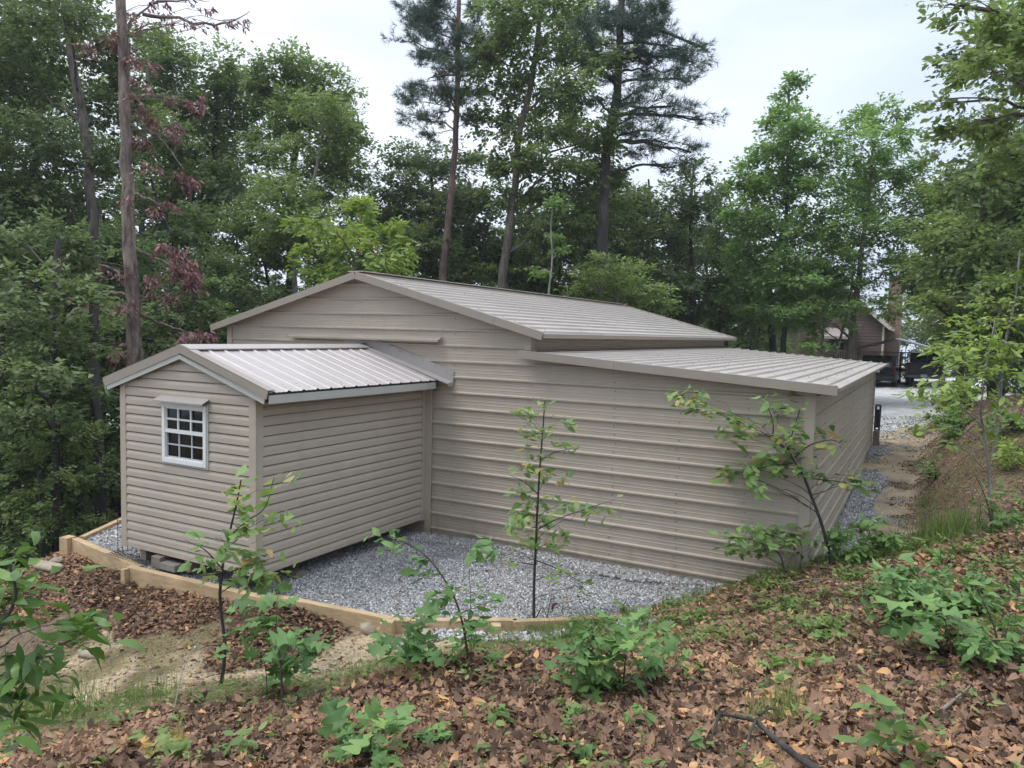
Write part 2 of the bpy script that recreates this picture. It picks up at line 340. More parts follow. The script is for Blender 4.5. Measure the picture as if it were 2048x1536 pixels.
# surface zones: (x, y, zone); colours are the real colours of the soil there
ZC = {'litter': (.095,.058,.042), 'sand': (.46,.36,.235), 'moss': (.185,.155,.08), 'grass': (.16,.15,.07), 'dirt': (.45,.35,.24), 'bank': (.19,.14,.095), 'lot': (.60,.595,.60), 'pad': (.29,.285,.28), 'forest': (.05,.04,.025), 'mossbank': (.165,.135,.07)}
ZN = list(ZC)
ZP = [(-9,-4,'litter'),(-8,-4.1,'litter'),(-7,-4,'litter'),(-6,-3.9,'litter'),(-5,-3.8,'litter'),(-4.4,-3.6,'litter'),(-9.8,-3.4,'litter'),
 (-3.6,-3.7,'sand'),(-4.2,-4.05,'sand'),(-4.8,-4.5,'sand'),(-3.2,-3.45,'sand'),(-3.9,-4.4,'sand'),(-5.3,-4.75,'moss'),(-5.6,-5.1,'sand'),(-4.6,-4.9,'sand'),(-5.6,-4.4,'moss'),(-4.3,-4.65,'moss'),(-5.1,-5.1,'grass'),
 (-6.4,-4.6,'sand'),(-7.6,-4.7,'bank'),(-6.9,-4.6,'moss'),(-6.0,-4.7,'moss'),(-7.2,-4.9,'moss'),(-6.2,-5.1,'moss'),(-8.2,-5.1,'moss'),(-9.2,-5,'grass'),(-7,-5.7,'grass'),(-5.6,-5.7,'grass'),(-6,-6.2,'grass'),(-4.6,-5.3,'grass'),(-3.8,-4.95,'grass'),(-5,-5.8,'grass'),(-3.2,-4.5,'grass'),(-2.7,-4.,'grass'),
 (-4,-6,'litter'),(-3,-5.2,'litter'),(-2,-4.6,'litter'),(-1.5,-3.9,'litter'),(-.6,-3,'litter'),(-2,-6,'litter'),(0,-5,'litter'),(.4,-3,'litter'),(-.3,-1.6,'litter'),(.6,-1,'litter'),(1.3,-2,'litter'),(1.4,-4,'litter'),(.3,-.2,'litter'),(1,-6,'litter'),(-1,-7,'litter'),(-3,-8,'litter'),(-5,-7.2,'litter'),(2.5,-3,'litter'),(2.4,-1,'litter'),
 (-1.6,-2.2,'grass'),(-.95,-1.05,'grass'),(-1.2,-1.7,'litter'),(-.75,-1.,'litter'),(-.45,-.32,'grass'),(-.2,-.6,'litter'),(-2.2,-3,'grass'),(0,.6,'litter'),(.4,1.3,'grass'),(1.25,.95,'grass'),(1.9,.5,'litter'),(1.9,1.2,'bank'),
 (1,-5.1,'litter'),(1.5,-4.4,'litter'),
 (.75,2.2,'dirt'),(.85,3.5,'dirt'),(.8,5,'dirt'),(.8,6.5,'dirt'),(.75,8,'dirt'),(.7,10,'dirt'),(.6,12,'dirt'),(.5,14,'dirt'),(.15,2.4,'pad'),(.12,4,'pad'),(.12,5.5,'pad'),(.12,7,'pad'),(.2,8.5,'dirt'),(.2,11,'pad'),(.8,11,'dirt'),
 (.3,16,'lot'),(0,20,'lot'),(2,24,'lot'),(-3,24,'lot'),(0,30,'lot'),(0,40,'lot'),(3,34,'lot'),(-5,36,'lot'),(3.5,44,'lot'),(-4,44,'lot'),(-7,28,'lot'),(1,17,'lot'),
 (1.36,3.2,'bank'),(1.36,4.2,'bank'),(1.4,6,'bank'),(1.38,8,'bank'),(1.5,5,'mossbank'),(1.4,7,'bank'),(1.9,6,'mossbank'),(1.42,9,'bank'),(1.8,9,'bank'),(1.6,11,'bank'),(2.5,8,'bank'),(2.5,4,'mossbank'),(2.,2.4,'bank'),(1.4,2.,'bank'),(2.4,12,'bank'),(1.7,14,'bank'),(2.8,10,'litter'),(3,5,'litter'),(3.5,14,'litter'),(2,16.5,'grass'),(2.6,2,'litter'),(4,20,'grass'),(5,26,'grass'),(6,35,'grass'),
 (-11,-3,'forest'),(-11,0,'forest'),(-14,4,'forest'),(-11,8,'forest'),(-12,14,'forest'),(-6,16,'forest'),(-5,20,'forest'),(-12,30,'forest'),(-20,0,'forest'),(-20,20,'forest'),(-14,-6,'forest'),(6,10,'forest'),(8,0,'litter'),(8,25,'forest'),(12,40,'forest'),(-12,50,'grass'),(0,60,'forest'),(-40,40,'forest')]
_zx = np.array([(a, b) for a, b, c in ZP]); _zi = np.array([ZN.index(c) for a, b, c in ZP]); _zc = np.array([ZC[n] for n in ZN])
def zonew(x, y, wob=1.):
    x = np.asarray(x, float).ravel(); y = np.asarray(y, float).ravel()
    wx = x+wob*(.16*np.sin(3.7*y+1.3*x)+.09*np.sin(9.1*y-4*x)+.05*np.sin(21*x+8*y)); wy = y+wob*(.16*np.sin(3.3*x-1.1*y)+.09*np.sin(8.3*x+5*y)+.05*np.sin(23*y-9*x))
    out = np.zeros((len(x), len(ZN)))
    for s in range(0, len(x), 8000):
        d = ((np.c_[wx[s:s+8000], wy[s:s+8000]][:, None]-_zx[None])**2).sum(-1)+.01; w = d**-3.2
        for k in range(len(ZN)): out[s:s+8000, k] = w[:, _zi == k].sum(1)
    out /= out.sum(1)[:, None]
    p = in_poly(x, y, PADP); out[p] = 0; out[p, ZN.index('pad')] = 1
    return out
def axis(lo, hi, fine, far, g=1.14):
    a = list(np.arange(lo, hi, fine)); s = fine
    while a[-1] < far: s *= g; a.append(a[-1]+s)
    s = fine; b = [lo]
    while b[-1] > -far: s *= g; b.append(b[-1]-s)
    return np.array(b[:0:-1]+a)
gx = axis(-10.5, 3.2, .06, 700); gy = axis(-7., 3., .06, 700, 1.075)
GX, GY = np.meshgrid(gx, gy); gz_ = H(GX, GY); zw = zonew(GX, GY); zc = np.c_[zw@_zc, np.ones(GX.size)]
far = np.hypot(GX.ravel(), GY.ravel()); gz_ = np.where(far > 110, np.minimum(gz_, -6-(far-110)*.06), gz_)
nx, ny = len(gx), len(gy); ii, jj = np.meshgrid(np.arange(nx-1), np.arange(ny-1)); q0 = (jj*nx+ii).ravel()
def groundmat():
    m, nt, b = nodes('soil and gravel'); at_ = nt.nodes.new('ShaderNodeAttribute'); at_.attribute_name = 'zone'; v = coord(nt)
    n1 = noise(nt, 26, 8, .75, v); n2 = noise(nt, 2.3, 6, .65, v); n3 = noise(nt, 120, 3, .6, v)
    r1 = ramp(nt, n1.outputs['Fac'], [(.32, (.5, .5, .5)), (.68, (1.45, 1.42, 1.38))]); r2 = ramp(nt, n2.outputs['Fac'], [(.32, (.66, .7, .68)), (.68, (1.25, 1.2, 1.18))]); r3 = ramp(nt, n3.outputs['Fac'], [(.33, (.6, .6, .6)), (.66, (1.35, 1.35, 1.35))])
    c = mix(nt, 1., at_.outputs['Color'], r1.outputs['Color'], 'MULTIPLY'); c = mix(nt, 1., c, r2.outputs['Color'], 'MULTIPLY'); c = mix(nt, 1., c, r3.outputs['Color'], 'MULTIPLY')
    nt.links.new(c, b.inputs['Base Color']); b.inputs['Roughness'].default_value = .95; b.inputs['Specular IOR Level'].default_value = .15
    bump(nt, n1.outputs['Fac'], b, .7, .04); return m
M['ground'] = groundmat()
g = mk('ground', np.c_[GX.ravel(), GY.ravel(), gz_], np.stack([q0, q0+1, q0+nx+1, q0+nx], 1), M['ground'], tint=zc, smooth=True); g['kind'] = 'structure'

# ------------------------------------------------------------------ metal garage with lean-to
A_, B_, ZE, ZP_, OV, OVF, DD, ZL, ZH = 3.694, 9.66, 3.06, 3.93, .27, .162, 11.26, 2.53, 2.80
XM = -(A_+B_)/2
SLP = (ZP_-ZE)/(A_*-1+OV-XM)                     # main roof slope
def zroof(x): return ZP_-abs(x-XM)*SLP           # roof surface height of the main part
def zlean(x): return ZH+(ZL-ZH)*(x+A_)/(A_+OV)
RIB = .2286
def ag_rows(z0, z1, phase=.12):
    """profile of the ribbed sheet from z0 to z1: (height, outward offset)"""
    base = [(-.020,0),(-.015,.026),(.005,.027),(.019,0),(.066,0),(.068,.0032),(.073,.0032),(.076,0),(.110,0),(.112,.0032),(.117,.0032),(.120,0),(.154,0),(.156,.0032),(.161,.0032),(.164,0)]
    out = [(z0, 0.)]
    k = int(math.floor((z0-phase)/RIB))-1
    while phase+k*RIB-.05 < z1:
        for dz, o in base:
            z = phase+k*RIB+dz
            if z0+.002 < z < z1-.002: out.append((z, o))
        k += 1
    return out+[(z1, 0.)]
def clip_rows(rows, xl, xr, place, mb):
    """quads between successive profile rows; xl(z), xr(z) bound each row; place(x, z, out) -> point"""
    for (za, oa), (zb, ob) in zip(rows[:-1], rows[1:]):
        la, ra, lb, rb = xl(za), xr(za), xl(zb), xr(zb)
        if ra-la < .01 and rb-lb < .01: continue
        n = 4
        for i in range(n):
            f0, f1 = i/n, (i+1)/n
            mb.poly([place(la+(ra-la)*f0, za, oa), place(la+(ra-la)*f1, za, oa), place(lb+(rb-lb)*f1, zb, ob), place(lb+(rb-lb)*f0, zb, ob)])
def screw(mb, p, n, r=.007):
    n = np.array(n, float); a = np.cross(n, (0, 0, 1)) if abs(n[2]) < .9 else np.array([1., 0, 0]); a /= np.linalg.norm(a); b = np.cross(n, a); p = np.array(p, float)
    ring = [p+r*(math.cos(t)*a+math.sin(t)*b) for t in np.arange(6)*math.pi/3]; top = [q+n*.006 for q in ring]
    mb.poly(top)
    for i in range(6): mb.poly([ring[i], ring[(i+1) % 6], top[(i+1) % 6], top[i]])
gar = thing('metal_garage', (-4.8, 0, 0), 'large tan ribbed metal garage with a low gable roof and a right-hand lean-to', 'garage')
wm = [M['wall'], M['screw']]
# front gable wall (main part)
mb = MB()
clip_rows(ag_rows(.0, ZP_-.05), lambda z: -B_ if z < zroof(-B_)-.03 else XM-max(ZP_-.03-z, 0)/SLP, lambda z: -A_ if z < zroof(-A_)-.03 else XM+max(ZP_-.03-z, 0)/SLP, lambda x, z, o: (x, -o, z), mb)
mb.cur = 1
for x in (-A_+.03, -A_-1.22, XM, -B_+1.3):
    for k in range(0, 34):
        z = .12+.1143*k+.057*(k % 2)
        if z < zroof(x)-.1 and rng.random() < .8: screw(mb, (x+rng.normal()*.01, -.001, z), (0, -1, 0))
for x in np.linspace(-B_+.4, -A_-.2, 14): screw(mb, (x, -.021, .12+13*RIB), (0, -1, 0))
mb.build('gable_wall', wm, gar)
# lean-to end wall
mb = MB()
clip_rows(ag_rows(.0, zlean(-A_)-.02), lambda z: -A_+.004, lambda z: min(0., -A_+max(0, (ZH-.02-z)/(ZH-ZL)*(A_+OV))) if z > zlean(0)-.02 else 0., lambda x, z, o: (x, -o-.002, z), mb)
mb.cur = 1
for x in (-2.42, -1.55, -.72):
    for k in range(0, 22):
        z = .17+.1143*k
        if z < zlean(x)-.1 and rng.random() < .85: screw(mb, (x+rng.normal()*.012, -.003, z), (0, -1, 0))
mb.build('lean_to_wall', wm, gar)
# long side wall of the lean-to
mb = MB()
clip_rows(ag_rows(.0, zlean(0)-.03), lambda z: 0., lambda z: DD, lambda y, z, o: (o, y, z), mb)
mb.cur = 1
for y in (1.2, 2.5, 3.8, 5.2, 6.6, 8.2, 9.8):
    for k in range(1, 20):
        if rng.random() < .8: screw(mb, (.001, y+rng.normal()*.015, .17+.1143*k), (1, 0, 0), .010)
mb.build('side_wall', wm, gar)
# upper side wall between the two roofs, back and far walls
mb = MB()
clip_rows(ag_rows(ZH-.1, zroof(-A_)-.03), lambda z: .02, lambda z: DD, lambda y, z, o: (-A_+o, y, z), mb)
mb.cur = 1
for y in (1.3, 2.6, 4.2, 5.8, 7.5, 9.2): screw(mb, (-A_+.002, y, ZH+.14), (1, 0, 0)); screw(mb, (-A_+.002, y+.2, ZH+.2), (1, 0, 0))
mb.build('clerestory_wall', wm, gar)
mb = MB()
clip_rows(ag_rows(.0, zroof(-B_)-.03), lambda z: 0., lambda z: DD, lambda y, z, o: (-B_-o, y, z), mb)
clip_rows(ag_rows(.0, ZP_-.05), lambda z: -B_ if z < zroof(-B_)-.03 else XM-max(ZP_-.03-z, 0)/SLP, lambda z: -A_ if z < zroof(-A_)-.03 else XM+max(ZP_-.03-z, 0)/SLP, lambda x, z, o: (x, DD+o, z), mb)
clip_rows(ag_rows(.0, zlean(0)-.04), lambda z: -A_+.004, lambda z: 0., lambda x, z, o: (x, DD+o, z), mb)
mb.m = [0]*len(mb.f)
mb.build('rear_wall', wm, gar)
# roofs: ribs run along the length of the building
def ribroof(name, x0, z0, x1, z1, y0, y1, mat, phase, sc_step):
    mb = MB(); L_ = math.hypot(x1-x0, z1-z0); d = np.array([(x1-x0)/L_, 0, (z1-z0)/L_]); n = np.array([-d[2], 0, d[0]]);
    if n[2] < 0: n = -n
    rows = ag_rows(0, L_, phase); a = np.array([x0, 0, z0])
    ys = np.linspace(y0, y1, 9)
    for (sa, oa), (sb, ob) in zip(rows[:-1], rows[1:]):
        pa = a+d*sa+n*oa; pb = a+d*sb+n*ob
        for ya, yb in zip(ys[:-1], ys[1:]): mb.poly([(pa[0], ya, pa[2]), (pb[0], ya, pb[2]), (pb[0], yb, pb[2]), (pa[0], yb, pa[2])])
    # underside sheet
    for ya, yb in zip(ys[:-1], ys[1:]): mb.poly([tuple(a-n*.012+np.array([0, ya, 0])), tuple(a-n*.012+np.array([0, yb, 0])), tuple(a+d*L_-n*.012+np.array([0, yb, 0])), tuple(a+d*L_-n*.012+np.array([0, ya, 0]))])
    mb.cur = 1
    for y in np.arange(y0+.5, y1, sc_step):
        for k in range(int(L_/RIB)):
            s = phase+k*RIB+.06
            if 0 < s < L_ and rng.random() < .6: screw(mb, tuple(a+d*s+n*.001+np.array([0, y+rng.normal()*.05, 0])), tuple(n), .009)
    return mb.build(name, [mat, M['screw']], gar)
ribroof('main_roof', XM, ZP_, -A_+OV, ZE, -OVF, DD+OVF, M['roof'], .1, 1.3)
ribroof('main_roof', XM, ZP_, -B_-OV, ZE, -OVF, DD+OVF, M['roof'], .1, 1.6)
ribroof('lean_to_roof', -A_+.02, ZH, OV, ZL, -OVF, DD+OVF, M['roof'], .16, 1.25)
# trims
def fascia(name, p, q, h=.105, t=.02, seams=()):
    mb = MB(); p = np.array(p, float); q = np.array(q, float); d = (q-p)/np.linalg.norm(q-p); up = np.array([-d[2], 0, d[0]]) if d[0] > 0 else np.array([d[2], 0, -d[0]])
    mb.beam(p-np.array([0, 0, h/2-.022]), q-np.array([0, 0, h/2-.022]), t, h, up)
    mb.beam(p+np.array([0, .04, .026]), q+np.array([0, .04, .026]), .09, .006, up)
    for s in seams:
        c = p+(q-p)*s; mb.beam(c-np.array([0, 0, h/2-.022])-d*.06, c-np.array([0, 0, h/2-.022])+d*.06, t+.006, h+.004, up)
    return mb.build(name, M['trim'], gar)
fascia('rake_trim', (XM, -OVF-.01, ZP_), (-A_+OV, -OVF-.01, ZE), seams=(.2, .75))
fascia('rake_trim', (-B_-OV, -OVF-.012, ZE), (XM, -OVF-.012, ZP_), seams=(.6,))
fascia('rake_trim', (-A_-.09, -OVF-.014, ZH+.006), (OV, -OVF-.014, ZL), h=.10, seams=(.33,))
fascia('rake_trim', (XM, DD+OVF+.01, ZP_), (-A_+OV, DD+OVF+.01, ZE))
def eave(name, x, z, h=.055):
    mb = MB(); mb.box((x-.006, -OVF+.002, z-h), (x+.010, DD+OVF, z+.004))
    for y in (1.9, 4.9, 7.9): mb.box((x-.004, y, z-h-.002), (x+.013, y+.05, z+.006))
    return mb.build(name, M['trim'], gar)
eave('eave_trim', -A_+OV+.012, ZE+.002); eave('eave_trim', OV+.012, ZL+.002, .035); eave('eave_trim', -B_-OV-.012, ZE)
mb = MB(); mb.beam((XM, -OVF, ZP_+.03), (XM, DD+OVF, ZP_+.03), .3, .012); mb.build('ridge_cap', M['roof'], gar)
def corner(name, x, y, z0, z1, sx, sy, w=.095):
    mb = MB(); t = .027
    mb.box((x-sx*w, y+sy*t, z0), (x+sx*t, y+sy*.0005, z1)); mb.box((x+sx*t, y+sy*.0004, z0), (x+sx*.0005, y-sy*w, z1)); return mb.build(name, M['trim'] if 0 else M['wall'], gar)
corner('corner_trim', 0, 0, .0, zlean(0)-.04, 1, -1); corner('corner_trim', -B_, 0, 0, zroof(-B_)-.05, -1, -1, .085); corner('corner_trim', 0, DD, 0, zlean(0)-.05, 1, 1)
corner('corner_trim', -A_, 0, ZH+.035, zroof(-A_)-.05, 1, -1, .08)
# valley flashing along the lean-to roof, and the loose strip over the shed roof
mb = MB(); mb.beam((-A_+.05, 0, ZH+.03), (-A_+.05, DD, ZH+.03), .09, .012); mb.build('wall_flashing', M['trim'], gar)
pa = on_y(581, 671, -.05); pb = on_y(882, 680, -.05); zz = (pa[2]+pb[2])/2
mb = MB(); mb.prism([(pa[0], -.024, zz+.05), (pa[0], -.13, zz-.005), (pa[0], -.13, zz-.03), (pa[0], -.124, zz-.03), (pa[0], -.124, zz-.008), (pa[0], -.024, zz+.045)], (pb[0]-pa[0], 0, 0)); mb.build('drip_flashing', M['trim'], gar)
#@@SHED
# ------------------------------------------------------------------ vinyl sided shed joined to the gable wall
SXL, SXR, SY, SZB, SZE, SZP, SOV, SOF = -7.788, -5.418, -3.283, .238, 2.354, 2.812, .27, .06
SXM = (SXL+SXR)/2; SSL = (SZP-SZE)/(SXR+SOV-SXM)
def zsh(x): return SZP-abs(x-SXM)*SSL
shed = thing('storage_shed', (SXM, SY/2, .0), 'small tan vinyl-sided shed with a white window, built against the garage wall', 'shed')
wa = on_y(326, 804, SY-.02); wb = on_y(414, 936, SY-.02)
WX0, WX1, WZ0, WZ1 = wa[0], wb[0], (on_y(327, 922.5, SY-.02)[2]+wb[2])/2, (wa[2]+on_y(413.5, 812, SY-.02)[2])/2
CR = .1143
def lap_rows(z0, z1):
    out = []; z = z0; last = 0
    while z < z1:
        for f, o in ((0, .019), (.02, .020), (.50, .0185), (.60, .016), (.78, .008), (.885, .005), (.89, -.014), (.999, -.014)):
            if z+f*CR < z1: out.append((z+f*CR, o))
        z += CR
    return out+[(z1, .004)]
rows = lap_rows(SZB, SZP-.06)
zb = [r[0] for r in rows]
def near(v): return min(zb, key=lambda q: abs(q-v))
hz0, hz1 = near(WZ0+.03), near(WZ1-.03); hx0, hx1 = WX0+.04, WX1-.04
xl = lambda z: SXL+.005 if z < zsh(SXL)-.05 else SXM-max(SZP-.05-z, 0)/SSL
xr = lambda z: SXR-.005 if z < zsh(SXR)-.05 else SXM+max(SZP-.05-z, 0)/SSL
mb = MB(); pl = lambda x, z, o: (x, SY-o, z)
lo = [r for r in rows if r[0] <= hz0]; mi = [r for r in rows if hz0 <= r[0] <= hz1]; hi = [r for r in rows if r[0] >= hz1]
clip_rows(lo, xl, xr, pl, mb); clip_rows(hi, xl, xr, pl, mb)
clip_rows(mi, xl, lambda z: hx0, pl, mb); clip_rows(mi, lambda z: hx1, xr, pl, mb)
mb.build('front_wall', M['vinyl'], shed)
mb = MB()
rs = lap_rows(SZB, zsh(SXR)-.04)
clip_rows(rs, lambda z: SY+.01, lambda z: -.02, lambda y, z, o: (SXR+o, y, z), mb)
for y, z in ((-1.93, 4), (-1.2, 12), (-2.5, 14), (-1.75, 15), (-.9, 8), (-2.75, 2), (-1.5, 17)):     # joints between siding lengths
    zz_ = SZB+z*CR; mb.box((SXR+.014, y, zz_+.002), (SXR+.0192, y+.006, zz_+.07))
mb.build('side_wall', M['vinyl'], shed)
mb = MB(); clip_rows(rs, lambda z: SY+.01, lambda z: -.02, lambda y, z, o: (SXL-o, y, z), mb); mb.build('side_wall', M['vinyl'], shed)
mb = MB(); mb.box((SXL+.03, SY+.03, SZB+.02), (SXR-.03, -.03, SZB+.08)); mb.build('floor', M['oldwood'], shed)
for nm, x, y, sx in (('corner_trim', SXR, SY, 1), ('corner_trim', SXL, SY, -1)):
    mb = MB(); t = .024; z0, z1 = SZB-.01, zsh(x)-.06
    mb.box((x-sx*.085, SY-t, z0), (x+sx*t, SY+.002, z1)); mb.box((x+sx*t, SY+.003, z0), (x-sx*.001, SY+.088, z1)); mb.build(nm, M['vinyl'], shed, bevel=.004)
mb = MB(); mb.box((SXR+.001, -.13, SZB-.01), (SXR+.03, -.03, zsh(SXR)-.06)); mb.box((SXR+.031, -.05, .02), (SXR+.13, -.026, zsh(SXR)-.07)); mb.build('corner_trim', M['wall'], shed)
# roof: ribs run down the slope
for sx in (1, -1):
    mb = MB(); xe = SXM+sx*(SXR+SOV-SXM); L_ = math.hypot(xe-SXM, SZP-SZE); d = np.array([(xe-SXM)/L_, 0, (SZE-SZP)/L_]); n = np.array([-d[2]*1., 0, d[0]]);
    if n[2] < 0: n = -n
    y0, y1 = SY-SOF, -.01; a = np.array([SXM, 0, SZP]); prof = []
    y = y0+.02
    prof.append((y0, 0))
    while y < y1-.08:
        prof += [(y, 0), (y+.018, .015), (y+.042, .015), (y+.06, 0), (y+.10, 0), (y+.107, .004), (y+.118, .004), (y+.125, 0), (y+.165, 0), (y+.172, .004), (y+.183, .004), (y+.19, 0)]; y += RIB
    prof = [p for p in prof if p[0] < y1]+[(y1, 0)]
    for (ya, oa), (yb, ob) in zip(prof[:-1], prof[1:]):
        P0 = a+n*oa; P1 = a+n*ob
        mb.poly([P0+(0, ya, 0)+d*.03, P1+(0, yb, 0)+d*.03, P1+(0, yb, 0)+d*(L_+.012), P0+(0, ya, 0)+d*(L_+.012)])
    mb.poly([a-n*.03+(0, y0, 0), a-n*.03+(0, y1, 0), a-n*.03+d*(L_-.02)+(0, y1, 0), a-n*.03+d*(L_-.02)+(0, y0, 0)])
    mb.cur = 1
    for yy in np.arange(y0+.09, y1, RIB):
        for s in (.18, L_*.55, L_-.1): screw(mb, tuple(a+n*.001+d*(s+rng.normal()*.03)+np.array([0, yy, 0])), tuple(n), .006)
    if sx > 0:      # leaf bits and dirt lying on the panels
        for k in range(26):
            s = L_-abs(rng.normal())*.18-.03; c = a+n*.0045+d*s+np.array([0, rng.uniform(y0+.2, y1-.3), 0]); w = rng.uniform(.004, .014)
            mb.poly([c+np.array([0, -w, 0]), c+d*w*.8, c+np.array([0, w, 0]), c-d*w*.6])
    mb.build('roof', [M['shedroof'], M['screw']], shed)
mb = MB(); 
for sx in (1, -1):
    d = np.array([sx, 0, -SSL]); d /= np.linalg.norm(d); n = np.array([sx*SSL, 0, 1.]); n /= np.linalg.norm(n); a = np.array([SXM, 0, SZP])+n*.034
    mb.raw([a+(0, SY-SOF-.01, 0), a+(0, -.05, 0), a+d*.17+(0, -.05, 0), a+d*.17+(0, SY-SOF-.01, 0), a+d*.172-n*.014+(0, -.05, 0), a+d*.172-n*.014+(0, SY-SOF-.01, 0)], [(0, 1, 2, 3), (3, 2, 4, 5)])
mb.build('ridge_cap', M['shedroof'], shed)
for sx in (1, -1):   # brown rake board above a pale grey one, and eave fascia
    xe = SXM+sx*(SXR+SOV-SXM); up = np.array([sx*SSL, 0, 1.]); up /= np.linalg.norm(up)
    p = np.array([SXM, SY-SOF-.02, SZP]); q = np.array([xe, SY-SOF-.02, SZE])
    e_ = (p-q)/np.linalg.norm(p-q)*.028; mb = MB(); mb.beam(p+e_*(sx > 0)-up*.03, q-up*.03, .016-.002*(sx > 0), .095, up); mb.beam(p+up*.024+np.array([0, .05, 0]), q+up*.024+np.array([0, .05, 0]), .11, .006, up); mb.build('rake_trim', M['trim'], shed)
    p2 = p+np.array([0, .012, 0]); q2 = q+np.array([-sx*.03, .012, 0]); mb = MB(); mb.beam(p2+e_*1.6*(sx > 0)-up*.105, q2-up*.105, .02-.002*(sx > 0), .062, up); mb.beam(p2-up*.072+np.array([0, -.004, 0]), q2-up*.072+np.array([0, -.004, 0]), .03, .012, up); mb.build('rake_board', M['greytrim'], shed)
    mb = MB(); mb.box((xe-sx*.012, SY-SOF+.0, SZE-.125), (xe+sx*.004, -.16, SZE-.03)); mb.build('fascia', M['greytrim'], shed)
    mb = MB(); mb.poly([(xe-sx*.013, SY-SOF, SZE-.115), (xe-sx*.013, -.03, SZE-.115), (SXR if sx > 0 else SXL, -.03, SZE-.115), (SXR if sx > 0 else SXL, SY-SOF, SZE-.115)]); mb.build('soffit', M['vinyl'], shed)
# flashing folded up the garage wall along the roof
for sx, s1 in ((1, .21), (-1, .0)):
    xe = SXM+sx*(SXR+SOV-SXM+s1); ze_ = SZP-abs(xe-SXM)*SSL; mb = MB()
    up = np.array([0, 0, 1.])
    a, b = np.array([SXM-sx*.04, 0, SZP+.0]), np.array([xe, 0, ze_])
    mb.raw([a+(0, -.028, .045), b+(0, -.028, .045), b+(0, -.027, .21), a+(0, -.027, .19), a+(0, -.155, .03), b+(0, -.155, .03), a+(0, -.155, .012), b+(0, -.155, .012), a+(0,-.024,.19), b+(0,-.024,.21)], [(0, 1, 2, 3), (4, 5, 1, 0), (6, 7, 5, 4), (3, 2, 9, 8)])
    mb.raw([b+(0, -.028, .045), b+(0, -.155, .03), b+(.012*sx, -.15, -.02), b+(.012*sx, -.03, -.01), b+(0, -.027, .21), b+(.01*sx, -.026, .2)], [(0, 1, 2, 3), (0, 3, 5, 4)])
    mb.cur = 1
    for k in range(8): c = a+(b-a)*(.06+k*.125); screw(mb, (c[0], -.029, c[2]+.165), (0, -1, 0))
    mb.build('wall_flashing', [M['flash'], M['screw']], shed)
# window
yw = SY-.018
mb = MB(); w = .05
mb.box((WX0, yw-.022, WZ0), (WX0+w, yw+.03, WZ1)); mb.box((WX1-w, yw-.022, WZ0), (WX1, yw+.03, WZ1)); mb.box((WX0+w, yw-.022, WZ1-w), (WX1-w, yw+.03, WZ1)); mb.box((WX0+w, yw-.026, WZ0), (WX1-w, yw+.03, WZ0+w*1.15))
wnd = mb.build('window', M['white'], shed, bevel=.003)
ix0, ix1, iz0, iz1 = WX0+w, WX1-w, WZ0+w*1.15, WZ1-w; zm = (iz0+iz1)/2+.02
mb = MB()                                       # casing seen round the frame
mb.box((WX0-.022, yw-.012, WZ0-.022), (WX0-.001, yw+.01, WZ1+.012)); mb.box((WX1+.001, yw-.012, WZ0-.022), (WX1+.03, yw+.01, WZ1+.012)); mb.box((WX0, yw-.012, WZ0-.024), (WX1, yw+.01, WZ0-.001)); mb.build('casing', M['greytrim'], wnd)
mb = MB()
mb.box((ix0, yw-.014, zm-.022), (ix1, yw+.012, zm+.022)); mb.box((ix0, yw-.006, iz1-.02), (ix1, yw+.012, iz1)); mb.box((ix0, yw-.006, zm+.022), (ix0+.018, yw+.012, iz1-.02)); mb.box((ix1-.018, yw-.006, zm+.022), (ix1, yw+.012, iz1-.02))
W3 = (ix1-ix0)/3
for k in (1, 2): mb.box((ix0+W3*k-.011, yw-.008, zm+.022), (ix0+W3*k+.011, yw+.008, iz1-.02))
zq = (zm+iz1)/2; mb.box((ix0+.018, yw-.0075, zq-.011), (ix1-.018, yw+.0075, zq+.011)); mb.build('upper_sash', M['white'], wnd)
mb = MB()
for k in (1, 2): mb.box((ix0+W3*k-.008, yw+.006, iz0), (ix0+W3*k+.008, yw+.02, zm-.022))
zq = (iz0+zm)/2; mb.box((ix0, yw+.0065, zq-.008), (ix1, yw+.0195, zq+.008)); mb.box((ix0, yw+.003, iz0), (ix0+.016, yw+.022, zm-.022)); mb.box((ix1-.016, yw+.003, iz0), (ix1, yw+.022, zm-.022)); mb.box((ix0+.016, yw+.003, iz0), (ix1-.016, yw+.022, iz0+.018))
mb.build('lower_sash', M['mullion'], wnd)
mb = MB(); mb.poly([(ix0, yw+.014, zm), (ix1, yw+.014, zm), (ix1, yw+.014, iz1), (ix0, yw+.014, iz1)]); mb.poly([(ix0, yw+.024, iz0), (ix1, yw+.024, iz0), (ix1, yw+.024, zm), (ix0, yw+.024, zm)]); mb.build('pane', M['glass'], wnd)
mb = MB(); ha = on_y(311, 795, SY-.12); hb = on_y(421, 800, SY-.1); hzt = WZ1+.085
mb.prism([(WX0-.05, SY-.012, hzt), (WX0-.05, SY-.13, hzt-.055), (WX0-.05, SY-.13, hzt-.072), (WX0-.05, SY-.125, hzt-.072), (WX0-.05, SY-.125, hzt-.06), (WX0-.05, SY-.012, hzt-.006)], (WX1-WX0+.10, 0, 0)); mb.build('window_hood', M['flash'], shed)
mb = MB(); mb.box((hx0-.05, SY+.10, 1.0), (hx0+.21, SY+.13, 2.1)); mb.build('inner_panel', M['panelin'], shed)
for x in (SXL+.35, SXM, SXR-.35):
    mb = MB(); mb.box((x-.05, SY+.02, .085), (x+.05, -.05, SZB+.019)); mb.build('skid', M['oldwood'], shed)
